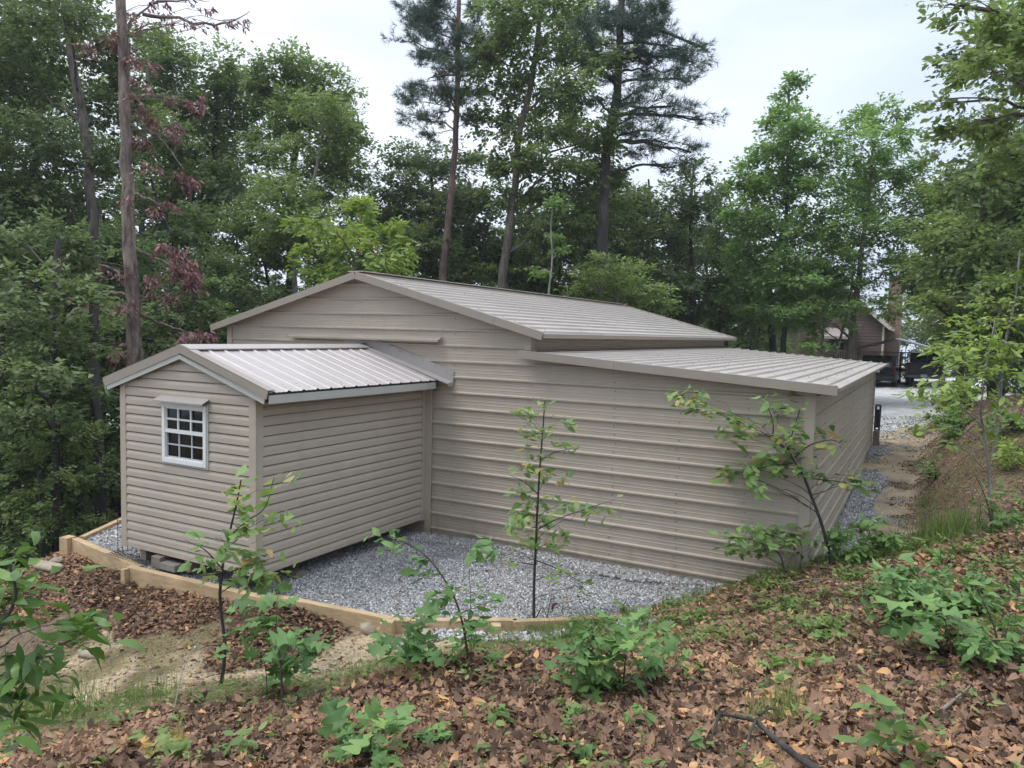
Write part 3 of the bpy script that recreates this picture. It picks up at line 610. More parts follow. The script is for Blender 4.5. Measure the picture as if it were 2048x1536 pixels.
# ------------------------------------------------------------------ timber edging, blocks, mesh, stones
edge = thing('timber_edging', (-5.5, -3.3, 0), 'yellow treated timber edging that holds the gravel pad in front of the shed and garage', 'edging')
ZT = .075
def plank(p, q, zb, name='plank', w=.09):
    mb = MB(); mb.beam((*p, (ZT+zb)/2), (*q, (ZT+zb)/2), w, ZT-zb); return mb.build(name, M['timber'], edge, bevel=.006)
plank((-11.2, .9), (-9.15, -3.0), -.16); plank((-9.16, -3.1), (-7.30, -3.40), -.19); plank((-7.42, -3.475), (-5.1, -3.36), -.15); plank((-5.2, -3.27), (-3.62, -3.1), -.13); plank((-3.60, -3.13), (-2.5, -2.43), -.12); plank((-2.52, -2.49), (-1.25, -1.49), -.08)
def post(x, y, zb, zt, rot, s=.1):
    mb = MB(); mb.box((-s/2, -s/2, zb), (s/2, s/2, zt), Matrix.Translation((x, y, 0)) @ Matrix.Rotation(rot, 4, 'Z')); mb.build('stake', M['timber'], edge, bevel=.006)
post(-9.24, -3.15, -.32, ZT+.015, .15, .15); post(-7.38, -3.555, -.3, ZT-.01, .05, .07); post(-3.56, -3.26, -.32, ZT+.03, .4, .13); post(-2.62, -2.665, -.25, ZT-.005, .6, .1)
blk = MB(); blk.box((-6.98, -3.37, .078), (-6.70, -3.22, .165)); tag(blk.build('concrete_block', M['concrete'], bevel=.008), 'grey concrete block wedged under the front of the shed', 'block')
blk = MB(); blk.box((-7.15, -3.36, .078), (-6.99, -3.21, .215)); tag(blk.build('wood_block', M['oldwood'], bevel=.005), 'weathered wood block under the front left end of the shed', 'block')
blk = MB(); blk.box((-5.9, -2.6, .012), (-5.47, -2.45, .09), Matrix.Rotation(.0, 4, 'Z')); tag(blk.build('wood_block', M['oldwood'], bevel=.005), 'weathered wood block in the dark gap under the right side of the shed', 'block')
mesh = MB()
xa = SXL-.03; P0 = np.array([-8.02, -3.22])
for k in range(6): x = -8.05+k*.055; mesh.tube([(x, -3.2+k*.03, .05), (x, -3.2+k*.03, .62+.03*(k % 2))], .004, 4)
for z in np.arange(.1, .6, .1): mesh.tube([(-8.06, -3.21, z), (-7.76, -3.05, z)], .003, 4)
for k in range(16): x = -8.05+k*.055; mesh.tube([(x, -3.36+.02*math.sin(k), .09), (x+.01, -3.2, .10)], .004, 4)
for y in (-3.36, -3.3, -3.25, -3.2): mesh.tube([(-8.06, y, .095), (-7.2, y-.04, .095)], .004, 4)
tag(mesh.build('wire_mesh', M['rust']), 'rusty square wire mesh standing against the left corner of the shed', 'wire mesh')
def rock(px, d_or_pt, size, seed, label):
    r = np.random.default_rng(seed); p = d_or_pt; import bmesh
    bm = bmesh.new(); bmesh.ops.create_icosphere(bm, subdivisions=3, radius=1)
    dirs = r.normal(size=(9, 3)); dirs /= np.linalg.norm(dirs, axis=1)[:, None]; cut = r.uniform(.6, .95, 9)
    for v in bm.verts:
        c = np.array(v.co)
        for dd_, ct in zip(dirs, cut):
            e = c@dd_
            if e > ct: c = c-dd_*(e-ct)*.9
        c = c*(1+.04*math.sin(9*c[0]+5*c[1]))*np.array(size); v.co = c
    me = bpy.data.meshes.new('rock'); bm.to_mesh(me); bm.free(); me.materials.append(M['rock']); me.polygons.foreach_set('use_smooth', np.ones(len(me.polygons), bool))
    o = bpy.data.objects.new('rock', me); COL.objects.link(o); o.location = Vector(p); o.rotation_euler = (r.normal()*.15, r.normal()*.15, r.uniform(0, 6)); tag(o, label, 'rock', 'pale stones by the timber edging'); return o
for i, (u, v, s, lb) in enumerate([(738, 1252, (.15, .12, .085), 'largest pale stone beside the timber corner'), (772, 1259, (.10, .08, .06), 'small pale stone touching the timber corner post'), (766, 1276, (.13, .09, .06), 'flat pale stone lying below the other two at the timber corner'), (838, 1272, (.20, .12, .07), 'long whitish stone half hidden behind the oak seedling'),
    (98, 1133, (.26, .13, .09), 'long rounded tan stone at the left end of the timber edging'), (85, 1118, (.16, .10, .07), 'flat grey stone on top of the left stone pile'), (112, 1122, (.11, .09, .06), 'small whitish stone next to the corner post on the left'), (180, 1305, (.16, .07, .05), 'thin pale stone lying in the moss behind the laurel'), (1985, 1052, (.07, .05, .045), 'small pale stone at the foot of the yellow green sapling')]):
    p, d = ghit(u, v+6); rock((u, v), p+np.array([0, 0, s[2]*.45]), s, 30+i, lb)
#@@FAR
# ------------------------------------------------------------------ the house, carport and trucks beyond the gravel lot
M['house'] = paint('red brown lap siding', (.135, .096, .078), .7, .1, 3, .2)
M['houseroof'] = paint('grey brown shingles', (.33, .285, .255), .85, .14, 6, .2)
M['brick'] = paint('tan brick chimney', (.24, .165, .115), .9, .2, 8, .2)
M['cream'] = paint('cream house trim', (.62, .55, .45), .5, .06, 6)
hs = thing('house', (-5.5, 46, 0), 'red brown house with a tall gable and tan chimney beyond the gravel lot', 'house')
HX0, HX1, HY0, HY1, HE, HP = -9.6, -1.45, 44., 51., 4.35, 7.9
HXM = (HX0+HX1)/2; hsl = (HP-HE)/(HX1-HXM)
def hrows(z0, z1): 
    o = []; z = z0
    while z < z1: o += [(z, .03), (z+.19, .006)]; z += .2
    return o+[(z1, 0)]
mb = MB(); clip_rows(hrows(0, HP-.1), lambda z: HX0 if z < HE else HXM-(HP-.1-z)/hsl, lambda z: HX1 if z < HE else HXM+(HP-.1-z)/hsl, lambda x, z, o: (x, HY0-o, z), mb)
clip_rows(hrows(0, HE), lambda z: HY0+.02, lambda z: HY1, lambda y, z, o: (HX1+o, y, z), mb)
clip_rows(hrows(0, 3.3), lambda z: -21., lambda z: HX0-.02, lambda x, z, o: (x, HY0+.9-o, z), mb)
mb.build('wall', M['house'], hs)
mb = MB()
for sx in (1, -1):
    mb.prism([(HXM, HY0-.45, HP), (HXM+sx*(HX1-HXM+.45), HY0-.45, HE-.4), (HXM+sx*(HX1-HXM+.45), HY0-.45, HE-.56), (HXM, HY0-.45, HP-.18)], (0, HY1-HY0+.9, 0))
mb.build('roof', M['houseroof'], hs)
mb = MB(); mb.prism([(-21.5, HY0+.35, 3.3), (-21.5, HY0+4.5, 5.4), (-21.5, HY0+4.5, 5.2), (-21.5, HY0+.35, 3.12)], (11.8, 0, 0)); mb.build('wing_roof', M['houseroof'], hs)
mb = MB(); mb.prism([(-4.9, HY0-1.5, 3.35), (-4.9, HY0-.05, 3.9), (-4.9, HY0-.05, 3.75), (-4.9, HY0-1.5, 3.17)], (1.9, 0, 0)); mb.build('porch_roof', M['houseroof'], hs)
mb = MB(); mb.beam((HXM, HY0-.47, HP-.1), (HX1+.45, HY0-.47, HE-.49), .04, .2, (1, 0, 1)); mb.box((HX1-.06, HY0-.06, 0), (HX1+.06, HY0-.03, HE-.3)); mb.box((HX1+.44, HY0-.45, HE-.58), (HX1+.52, HY1, HE-.46)); mb.build('trim', M['cream'], hs)
mb = MB(); mb.box((HX1+.04, HY0+3.0, 0), (HX1+.85, HY0+4.6, 7.3)); mb.box((HX1, HY0+2.95, 7.3), (HX1+.9, HY0+4.65, 7.45)); mb.build('chimney', M['brick'], hs)
p0 = on_y(1504, 668, HY0+.85); p1 = on_y(1528, 698, HY0+.85)
mb = MB(); mb.box((p0[0], HY0+.82, p1[2]), (p1[0], HY0+.84, p0[2])); hw = mb.build('window', M['cream'], hs)
mb = MB(); mb.box((p0[0]+.1, HY0+.80, p1[2]+.1), (p1[0]-.1, HY0+.815, (p0[2]+p1[2])/2-.03)); mb.box((p0[0]+.1, HY0+.80, (p0[2]+p1[2])/2+.03), (p1[0]-.1, HY0+.815, p0[2]-.1)); mb.build('pane', M['glassdark'], hw)
mb = MB(); mb.box((-4.6, HY0-.05, 1.5), (-3.7, HY0-.03, 3.4)); mb.build('door', M['dark'], hs)
mb = MB(); mb.box((-9, HY0-2.4, 1.32), (1.2, HY0-.05, 1.5)); mb.build('deck', M['deck'], hs)
mb = MB()
for x in np.arange(-9, 1.25, 1.45): mb.box((x-.05, HY0-2.4, 0), (x+.05, HY0-2.3, 2.5))
for z in (2.42, 1.65): mb.box((-9, HY0-2.385, z), (1.2, HY0-2.315, z+.06))
for x in np.arange(-8.9, 1.2, .14): mb.box((x-.02, HY0-2.37, 1.66), (x+.02, HY0-2.33, 2.45))
mb.build('railing', M['deck'], hs)
# carport
cpc = at(1786, 768, 41.5); cpz = h1(cpc[0], cpc[1])
cp = thing('carport', (cpc[0], cpc[1], cpz), 'dark open gable carport over the two black vehicles beyond the lot', 'carport')
M['cproof_lit'] = paint('lit grey green canopy metal', (.20, .21, .20), .45, .1, 3)
Mc = Matrix.Translation((cpc[0], cpc[1], 0)) @ Matrix.Rotation(R_(-2), 4, 'Z')
for sx in (1, -1):
    mb = MB(); pr_ = [Mc @ Vector(p) for p in [(0, -.2, 3.28), (sx*2.5, -.2, 2.6), (sx*2.5, -.2, 2.52), (0, -.2, 3.2)]]; ax = Mc.to_3x3() @ Vector((0, 5.2, 0)); mb.prism([tuple(p) for p in pr_], tuple(ax)); mb.build('canopy_panel', M['cproof_lit'] if sx > 0 else M['black'], cp)  # light put into colour: right slope paler as lit, left black like its underside
    for y in (0, 4.8): mb = MB(); mb.box((sx*2.35-.04, y-.04, cpz), (sx*2.35+.04, y+.04, 2.6), Mc); mb.build('post', M['black'], cp)
# dark vehicles, rear ends towards the lot
def vehicle(name, label, cat, loc, rot, truck):
    t = thing(name, loc, label, cat); X = Matrix.Translation(Vector([float(c) for c in loc])) @ Matrix.Rotation(rot, 4, 'Z')
    def part(nm, mat, boxes=(), prisms=(), par=None, bev=0.03):
        mb = MB()
        for a, b in boxes: mb.box(a, b, X)
        for prof, x0, x1 in prisms:
            A = [X @ Vector((x0, p[0], p[1])) for p in prof]; ax = X.to_3x3() @ Vector((x1-x0, 0, 0)); mb.prism([tuple(p) for p in A], tuple(ax))
        return mb.build(nm, mat, par or t, bevel=bev)
    if truck:
        part('body', M['carblack'], [], [([(0, .55), (0, .75), (.02, 1.32), (2.0, 1.34), (2.02, 1.15), (4.1, 1.2), (5.5, 1.1), (5.75, .95), (5.75, .5), (.2, .45)], -.98, .98)])
        part('cab', M['carblack'], [], [([(2.0, 1.3), (2.12, 1.72), (2.3, 1.9), (3.6, 1.92), (3.85, 1.8), (4.5, 1.2)], -.86, .86)])
        part('rear_window', M['glassdark'], [], [([(1.985, 1.36), (2.09, 1.70), (2.07, 1.70), (1.965, 1.36)], -.66, .66)], bev=0)
        for s in (1, -1): part('side_window', M['glassdark'], [((s*.862, 2.4, 1.36), (s*.875, 3.6, 1.78))], bev=0)
        tg = part('tailgate', M['carblack'], [((-.78, -.02, .72), (.78, .01, 1.30))])
        part('handle', M['black'], [((-.14, -.035, 1.10), (.14, -.021, 1.18))], par=tg, bev=.005)
        part('bumper', M['chrome'], [((-.95, -.17, .48), (.95, .02, .68))]); zl = .52; yb = -.185
    else:
        part('body', M['carblack'], [], [([(0, .45), (-.05, .7), (0, 1.12), (1.0, 1.15), (3.4, 1.12), (4.5, 1.0), (4.7, .85), (4.7, .4), (.2, .38)], -.96, .96), ([(0.02, 1.1), (.22, 1.68), (.45, 1.8), (2.4, 1.8), (2.7, 1.72), (3.4, 1.1)], -.80, .80)])
        part('rear_window', M['glassdark'], [], [([(.03, 1.18), (.2, 1.66), (.18, 1.66), (.01, 1.18)], -.66, .66)], bev=0)
        for s in (1, -1): part('side_window', M['glassdark'], [((s*.802, .5, 1.22), (s*.815, 2.5, 1.66))], bev=0)
        part('bumper', M['black'], [((-.92, -.12, .42), (.92, .02, .64))]); zl = .85; yb = -.065
    pl_ = part('plate', M['plate'], [((-.155, yb-.012, zl+.02), (.155, yb-.002, zl+.175))], bev=0)
    for s in (1, -1): part('tail_lamp', M['redlamp'], [((s*.80, -.03, .85), (s*.96, .01, 1.25))], bev=.01)
    for s in (1, -1):
        for y in (1.0, 4.55 if truck else 3.9):
            V, F = tube([X @ Vector((s*.72, y, .38)), X @ Vector((s*.74, y, .38)), X @ Vector((s*.95, y, .38)), X @ Vector((s*.97, y, .38))], [.34, .38, .38, .33], 20); mb = MB(); mb.raw(V, F); mb.poly(V[:20]); mb.poly(V[-20:][::-1]); wh = mb.build('wheel', M['tyre'], t)
            V, F = tube([X @ Vector((s*.972, y, .38)), X @ Vector((s*.985, y, .38))], [.22, .2], 14); mb = MB(); mb.raw(V, F); mb.poly(V[-14:]); mb.build('rim', M['chrome'], wh)
    return t
for (u, v, nm, lb, ct, tr) in ((1847, 769, 'pickup_truck', 'black pickup truck parked rear-on at the far right side of the gravel lot', 'pickup truck', 1), (1752, 768, 'parked_car', 'black car parked in the shade beside the pickup truck, partly behind the lean-to roof', 'car', 0)):
    p, d = ghit(u, v); d = min(d, 44); p = at(u, v, 43.); p[2] = h1(p[0], p[1]); r = p-CAM; vehicle(nm, lb, ct, p, R_(-2), tr)
# flag on a slanted staff
fb = at(1812, 692, 45); ft = at(1834, 660, 45); fl = thing('flag', fb, 'small red, white and blue striped flag hanging on a slanted staff beside the house', 'flag')
mb = MB(); mb.tube([fb-np.array([0, 0, .6]), fb, ft], .018, 6); mb.build('staff', M['oldwood'], fl)
fm, nt, b = nodes('striped flag cloth'); uvn = nt.nodes.new('ShaderNodeAttribute'); uvn.attribute_name = 'zone'
nt.links.new(uvn.outputs['Color'], b.inputs['Base Color']); b.inputs['Roughness'].default_value = .8
V = []; C_ = []; F = []; W_, H_ = 1.0, .62; ax = (fb-ft)/np.linalg.norm(fb-ft)
NXf, NYf = 20, 26
for j in range(NYf+1):
    for i in range(NXf+1):
        s = i/NXf; t_ = j/NYf
        V.append(ft+ax*(t_*H_)+np.array([-.35*s*W_+.03*math.sin(7*s+2*t_), .10*math.sin(5*s), -.75*s*W_]))
for j in range(NYf):
    for i in range(NXf): F.append((j*(NXf+1)+i, j*(NXf+1)+i+1, (j+1)*(NXf+1)+i+1, (j+1)*(NXf+1)+i))
V = np.array(V)[np.array(F).ravel()]; F2 = np.arange(len(V)).reshape(-1, 4)
for j in range(NYf):
    for i in range(NXf):
        c = (.015, .02, .09) if (i < 8 and j < 14) else ((.42, .02, .03) if (j//2) % 2 == 0 else (.72, .7, .68))
        if i < 8 and j < 14 and i % 2 == 1 and j % 3 == 1: c = (.6, .6, .65)
        C_ += [(*c, 1)]*4
mk('cloth', V, F2, fm, fl, tint=np.array(C_))
pp = at(1594, 718, 34); pz = h1(pp[0], pp[1]); ptop = at(1596, 667, 34)
po = thing('wooden_post', (pp[0], pp[1], pz), 'plain pale wooden post standing between the garage and the house', 'post')
mb = MB(); mb.beam((pp[0], pp[1], pz-.2), (ptop[0], ptop[1], ptop[2]), .17, .17, (0, 1, 0)); mb.build('shaft', M['cream'], po, bevel=.01)
mb = MB(); mb.tube([ptop+np.array([0, 0, -.06]), at(1608, 670, 34), at(1622, 671, 33.6)], .012, 5); mb.build('wire', M['oldwood'], po)
# black steel gate frame leaning by the far corner of the lean-to, with a timber block below it
gt = thing('gate_frame', (.18, 11.6, .5), 'black steel gate frame leaning upright at the far corner of the lean-to', 'gate')
za, zb_ = at(1748, 845, 20.6)[2], at(1749, 800, 20.6)[2]
mb = MB()
for x in (.05, .15): mb.beam((x, 11.55, za), (x, 11.7, zb_), .045, .045)
for k in range(6): f = k/5; mb.beam((.05, 11.55+.15*f, za+(zb_-za)*f), (.15, 11.55+.15*f, za+(zb_-za)*f), .04, .05, (0, 1, 0))
mb.build('frame', M['black'], gt)
mb = MB(); mb.box((.07, 11.60, za+.05), (.13, 11.63, zb_-.1)); mb.build('mesh_panel', M['black'], gt)
mb = MB(); mb.box((.03, 11.35, h1(.3, 11.4)-.02), (.17, 11.56, za-.005)); tag(mb.build('timber_block', M['oldwood'], bevel=.008), 'weathered timber block under the black gate frame at the lean-to corner', 'block')
#@@TREES
# ------------------------------------------------------------------ foliage tools
def tmpl(kind):
    if kind == 'diamond': return np.array([(0,0,0),(.26,.45,.05),(0,1,-.08),(-.26,.45,.05)]), np.array([(0,1,2),(0,2,3)])
    if kind == 'ovate':
        v = np.array([(0,0,0),(.17,.22,.05),(.23,.45,.06),(.16,.72,.02),(0,1,-.1),(-.16,.72,.02),(-.23,.45,.06),(-.17,.22,.05),(0,.25,0),(0,.5,-.01),(0,.75,-.05)])
        return v, np.array([(0,1,8),(8,1,2),(8,2,9),(9,2,3),(9,3,10),(10,3,4),(0,8,7),(8,6,7),(8,9,6),(9,5,6),(9,10,5),(10,4,5)])
    if kind == 'narrow':
        v, f = tmpl('ovate'); v = v.copy(); v[:, 0] *= .68; v[:, 2] -= .22*(v[:, 1]**2); return v, f
    if kind == 'blade':
        return np.array([(-.012,0,0),(.012,0,0),(.009,.5,.03),(-.009,.5,.03),(0,1,-.12)]), np.array([(0,1,2),(0,2,3),(3,2,4)])
    if kind == 'tuft':
        V = []; F = []; r = np.random.default_rng(3)
        for k in range(13):
            a = r.uniform(0, 2*math.pi); t = r.uniform(.25, 1.15); d = np.array([math.cos(a)*math.sin(t), math.cos(t), math.sin(a)*math.sin(t)]); s = np.cross(d, r.normal(size=3)); s /= np.linalg.norm(s); o = np.array([0, r.uniform(-.3, .35), 0]); i = len(V)
            V += [o-s*.030, o+s*.030, o+d*r.uniform(.7, 1)]; F.append((i, i+1, i+2))
        return np.array(V), np.array(F)
    if kind in ('oak', 'maple'):
        half = [(.03,.0),(.04,.12),(.22,.17),(.10,.30),(.36,.47),(.33,.53),(.12,.56),(.28,.77),(.22,.82),(.07,.82),(0,1.)] if kind == 'oak' else [(.03,0),(.12,.06),(.36,.10),(.22,.28),(.52,.50),(.46,.56),(.20,.55),(.22,.78),(.10,.80),(.04,.86),(0,1.)]
        n = len(half); V = [(x, y, .12*x-.16*(y-.4)**2) for x, y in half]+[(-x, y, .12*x-.16*(y-.4)**2) for x, y in half]+[(0, y, -.16*(y-.4)**2-.01) for x, y in half]; F = []
        for i in range(n-1): F += [(i, i+1, 2*n+i+1), (i, 2*n+i+1, 2*n+i), (n+i+1, n+i, 2*n+i), (n+i+1, 2*n+i, 2*n+i+1)]
        return np.array(V, float), np.array(F)
TM = {k: tmpl(k) for k in ('diamond', 'ovate', 'narrow', 'blade', 'tuft', 'oak', 'maple')}
def unit(a): return a/(np.linalg.norm(a, axis=-1, keepdims=True)+1e-9)
def scatter(tm, pos, fwd, nrm, size, tint, xs=None):
    tv, tf = TM[tm] if isinstance(tm, str) else tm
    y = unit(fwd); z = nrm-y*(nrm*y).sum(1, keepdims=True); z = unit(z); x = np.cross(y, z); n = len(pos); s = np.broadcast_to(np.asarray(size, float), (n,))[:, None, None]
    if xs is None: xs = 1.
    V = pos[:, None]+s*(tv[None, :, 0:1]*x[:, None]*xs+tv[None, :, 1:2]*y[:, None]+tv[None, :, 2:3]*z[:, None])
    F = tf[None]+(np.arange(n)*len(tv))[:, None, None]
    return V.reshape(-1, 3), F.reshape(-1, tf.shape[1]), np.repeat(np.clip(tint, 0, 1), len(tv))
def curls(base, n, amp):
    out = []
    for k in range(n):
        v, f = TM[base]; v = v.copy(); q = np.random.default_rng(k+40); v[:, 0] += q.normal()*.12*v[:, 1]**2; v[:, 2] = amp*(q.normal()*1.3*(v[:, 1]-.5)**2+q.normal()*1.1*v[:, 0]**2*3+q.normal()*.9*v[:, 0]*v[:, 1]+q.normal(size=len(v))*.035); out.append((v, f))
    return out
CURL = {k: curls(k, 5, .42) for k in ('ovate', 'oak', 'narrow', 'maple')}
def in_ball(r, n):
    d = unit(r.normal(size=(n, 3))); return d*(r.uniform(0, 1, n)**.42)[:, None]
UPV = np.array([0, 0, 1.])
def foliage(r, ells, axis_pt, tm, size, cov, nl=9, twig=.55, droop=.12, flat=.55, tintvar=.2):
    """leafy twigs filling ellipsoids: ells = [(centre, (a, b, c))]; returns leaf arrays and the twig roots"""
    P = []; Fd = []; Nn = []; T = []; roots = []
    la = {'diamond': .26, 'ovate': .32, 'narrow': .22, 'tuft': .55, 'oak': .35, 'maple': .45}[tm]*size*size
    for c, rad in ells:
        c = np.array(c); rad = np.array(rad); n = max(2, int(cov*math.pi*rad[0]*rad[2]/la/nl))
        m_ = max(3, n//10); sub = in_ball(r, m_); si = r.integers(0, m_, n); b = (sub[si]+r.normal(size=(n, 3))*.17 if n > 14 else in_ball(r, n)); o = c+b*rad; st_ = r.normal(size=m_)*tintvar*.55
        out = unit(b*np.array([1, 1, .55])+.35*unit((c-axis_pt)*np.array([1, 1, .2]))+.4*r.normal(size=(n, 3))*np.array([1, 1, .5])); L_ = twig*r.uniform(.5, 1.2, n)
        o = o-out*L_[:, None]*.5
        t = r.uniform(0, 1, (n, nl)); side = r.choice([-1., 1.], (n, nl)); lat = unit(np.cross(out, UPV)+1e-4)[:, None]*side[..., None]
        pos = o[:, None]+out[:, None]*(t*L_[:, None])[..., None]; pos[..., 2] -= droop*(t**2)*L_[:, None]
        pos += r.normal(size=pos.shape)*size*.35
        fw = out[:, None]*(.35+.9*t[..., None])+lat*.85+r.normal(size=pos.shape)*.35; fw[..., 2] -= droop*1.6
        nr = UPV*flat+r.normal(size=pos.shape)*(.75-flat*.6)+out[:, None]*.25
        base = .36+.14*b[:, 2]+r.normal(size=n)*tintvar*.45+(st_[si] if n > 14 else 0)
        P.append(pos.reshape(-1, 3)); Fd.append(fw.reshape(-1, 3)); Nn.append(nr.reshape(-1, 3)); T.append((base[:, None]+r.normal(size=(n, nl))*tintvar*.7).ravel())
        k = r.choice(n, min(n, 7), replace=False); roots.append((c, o[k], o[k]+out[k]*L_[k][:, None]))
    P = np.concatenate(P); Fd = np.concatenate(Fd); Nn = np.concatenate(Nn); T = np.concatenate(T)
    sz = size*np.clip(np.exp(r.normal(size=len(P))*.3), .45, 1.6)
    if tm in ('ovate', 'oak', 'narrow', 'maple'):
        g_ = r.integers(0, 5, len(P)); Vv = []; Ff = []; Tt = []; k0 = 0
        for q, tv in enumerate(CURL[tm]):
            w = g_ == q
            if not w.any(): continue
            a_, b_, c_ = scatter(tv, P[w], Fd[w], Nn[w], sz[w], T[w]); Vv.append(a_); Ff.append(b_+k0); Tt.append(c_); k0 += len(a_)
        return (np.concatenate(Vv), np.concatenate(Ff), np.concatenate(Tt)), roots
    return scatter(tm, P, Fd, Nn, sz, T), roots
def limbs(r, trunk, rad, roots, thin=1., sub=True, rise=.5):
    Vs = []; Fs = []; n0 = 0
    def add(pts, rr, k):
        nonlocal n0
        V, F = tube(pts, rr, k); Vs.append(V); Fs.append(F+n0); n0 += len(V)
    tr = spline(trunk, 26); rs = np.interp(np.linspace(0, 1, 26), np.linspace(0, 1, len(rad)), rad)
    add(tr+r.normal(size=tr.shape)*np.array([1, 1, 0])*rs[:, None]*.12, rs, 10)
    zmin = tr[:, 2].min()
    for c, o, e in roots:
        hd = np.linalg.norm((tr-c)[:, :2], axis=1); zt = c[2]-rise*hd
        i = int(np.argmin(np.abs(tr[:, 2]-zt)+.25*hd)); i = min(max(i, 4), 24)
        a = tr[i]; m = (a+c)/2; m[2] += .12*np.linalg.norm(c-a); r0 = min(rs[i]*.55, .012*np.linalg.norm(c-a)+.012)*thin
        p = bez(a, m, c, 8); p[1:-1] += r.normal(size=(6, 3))*.04*np.linalg.norm(c-a)*.5
        add(p, np.linspace(r0, r0*.4, 8), 6)
        if sub:
            for oo, ee in zip(o, e):
                j = r.integers(4, 8); q = bez(p[j], (p[j]+oo)/2+UPV*.08*np.linalg.norm(oo-p[j]), oo, 4); add(np.vstack([q, ee]), [r0*.32, r0*.26, r0*.2, r0*.15, r0*.06], 4)
    return np.concatenate(Vs), np.concatenate(Fs)
def plant(name, label, cat, base, trunk, rad, ells, leaf, bark, tm='diamond', size=.12, cov=2.4, group=None, seed=0, nl=9, twig=.55, droop=.12, flat=.55, rise=.5, thin=1., stem='trunk', crown='crown', extra=(), tintvar=.2, tintadd=0.):
    r = np.random.default_rng(seed+11); t = thing(name, base, label, cat, group)
    (V, F, T), roots = foliage(r, ells, np.array(trunk[len(trunk)//2]), tm, size, cov, nl, twig, droop, flat, tintvar)
    Vs, Fs = limbs(r, trunk, rad, roots, thin, True, rise)
    for i, ex in enumerate(extra):
        q = spline(ex, 14); q[1:-1] += r.normal(size=(12, 3))*.02; k0 = len(Vs); V2, F2 = tube(q, np.linspace(rad[-1]*.42, .006, 14), 6); Vs = np.concatenate([Vs, V2]); Fs = np.concatenate([Fs, F2+k0])
    mk(stem, Vs, Fs, bark, t, smooth=True)
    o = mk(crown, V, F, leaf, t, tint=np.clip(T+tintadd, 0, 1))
    return t
def pxell(lst, d, k=1.):
    out = []
    for e in lst:
        dd_ = d+(e[4] if len(e) > 4 else 0); out.append((at(e[0], e[1], dd_), (e[2]*dd_/FPX*k, e[2]*dd_/FPX*k, e[3]*dd_/FPX*k)))
    return out
def pxtrunk(px, d, down=True):
    P = [at(u, v, d) for u, v in px]; b = P[0].copy(); z = h1(b[0], b[1])
    if down and z < b[2]: P = [np.array([b[0], b[1], z-.1])]+P
    return P
def ptree(name, label, cat, px, d, r0, r1, ells, leaf, bark, jit=.9, **k):
    r = np.random.default_rng(k.get('seed', 0)+5); tr = pxtrunk(px, d)
    k['cov'] = k.get('cov', 2.2)*(3.2 if leaf == 'pine' else 1.45 if leaf == 'brown' else 1.9); E_ = pxell([(*e[:4], (e[4] if len(e) > 4 else r.normal()*jit)) for e in ells], d, k.pop('grow', 1.22 if leaf == 'pine' else 1.0 if leaf == 'brown' else 1.3))
    return plant(name, label, cat, tr[0]+np.array([0, 0, .1]), tr, np.linspace(r0, r1, 6), E_, L[leaf], M[bark], **k)
# ------------------------------------------------------------------ trees one can tell apart
ptree('hardwood_tree', 'tall hardwood with a leaning brown trunk and one short crooked limb, behind the dead-leaved tree', 'tree', [(197,720),(190,600),(185,450),(178,330),(165,230),(140,90),(128,-80)], 21, .17, .10,
    [(60,60,110,60),(30,170,90,50),(120,20,80,40),(50,280,100,50),(215,90,45,40),(215,230,45,35),(90,400,100,45),(250,170,40,35),(10,380,80,50),(225,310,40,25),(140,500,90,40),(30,500,90,50)], 'deep', 'bark_oak', seed=1, size=.13, cov=2.2)
dead_px = [(222,75,18,10),(239,89,20,13),(253,113,20,12),(294,126,22,10),(280,157,14,7),(300,178,15,8),(331,195,15,7),(372,205,15,9),(403,202,13,12),(260,195,12,7),(284,222,22,13),(304,239,20,12),(352,250,20,12),(338,266,14,8),(284,280,22,13),(366,355,26,17),(310,335,20,8),(253,400,12,8),(308,413,14,14),(338,407,16,9),(342,495,40,22),(359,540,45,32),(390,560,25,30),(205,537,28,14),(116,524,14,12),(147,602,18,9),(172,606,20,9),(240,545,18,10),(273,705,70,14),(240,690,40,12),(403,671,50,14),(300,560,18,14),(174,92,14,14),(250,605,22,10),(330,590,25,14),
  (265,22,8,11),(305,8,7,8),(325,28,8,8),(345,38,7,8),(375,43,8,9),(400,50,8,8),(430,46,9,7),(450,42,9,7),(470,38,7,8),(490,42,4,6),(290,42,8,8),(330,5,6,5),(385,3,7,7),(420,18,8,6)]
r_ = np.random.default_rng(4)
ptree('dying_oak_tree', 'half dead oak with a flaking pale brown trunk and hanging clusters of dead brown leaves', 'tree', [(268,760),(267,660),(262,550),(256,400),(252,250),(246,100),(238,-60)], 17.5, .19, .11, dead_px, 'brown', 'bark_dead', seed=2, tm='narrow', size=.125, cov=1.9, nl=10, twig=.25, droop=.8, flat=.1, jit=.5, rise=.2, thin=.28, crown='dead_leaves', extra=[[at(u, v, 17.5+.15*i) for i, (u, v) in enumerate(b)] for b in ([(248,62),(262,45),(300,8),(340,-30)], [(285,28),(340,36),(420,48),(470,40),(500,22)], [(300,8),(345,0),(420,2)], [(258,380),(300,400),(345,412)], [(262,500),(300,510),(360,540),(400,560)], [(266,620),(330,650),(400,672)], [(264,600),(300,585),(340,500)], [(262,560),(205,530),(120,515)], [(262,590),(200,585),(150,605)], [(255,250),(310,270),(370,340)], [(254,190),(320,195),(400,205)], [(256,300),(300,280),(350,255)], [(266,690),(220,690)])])
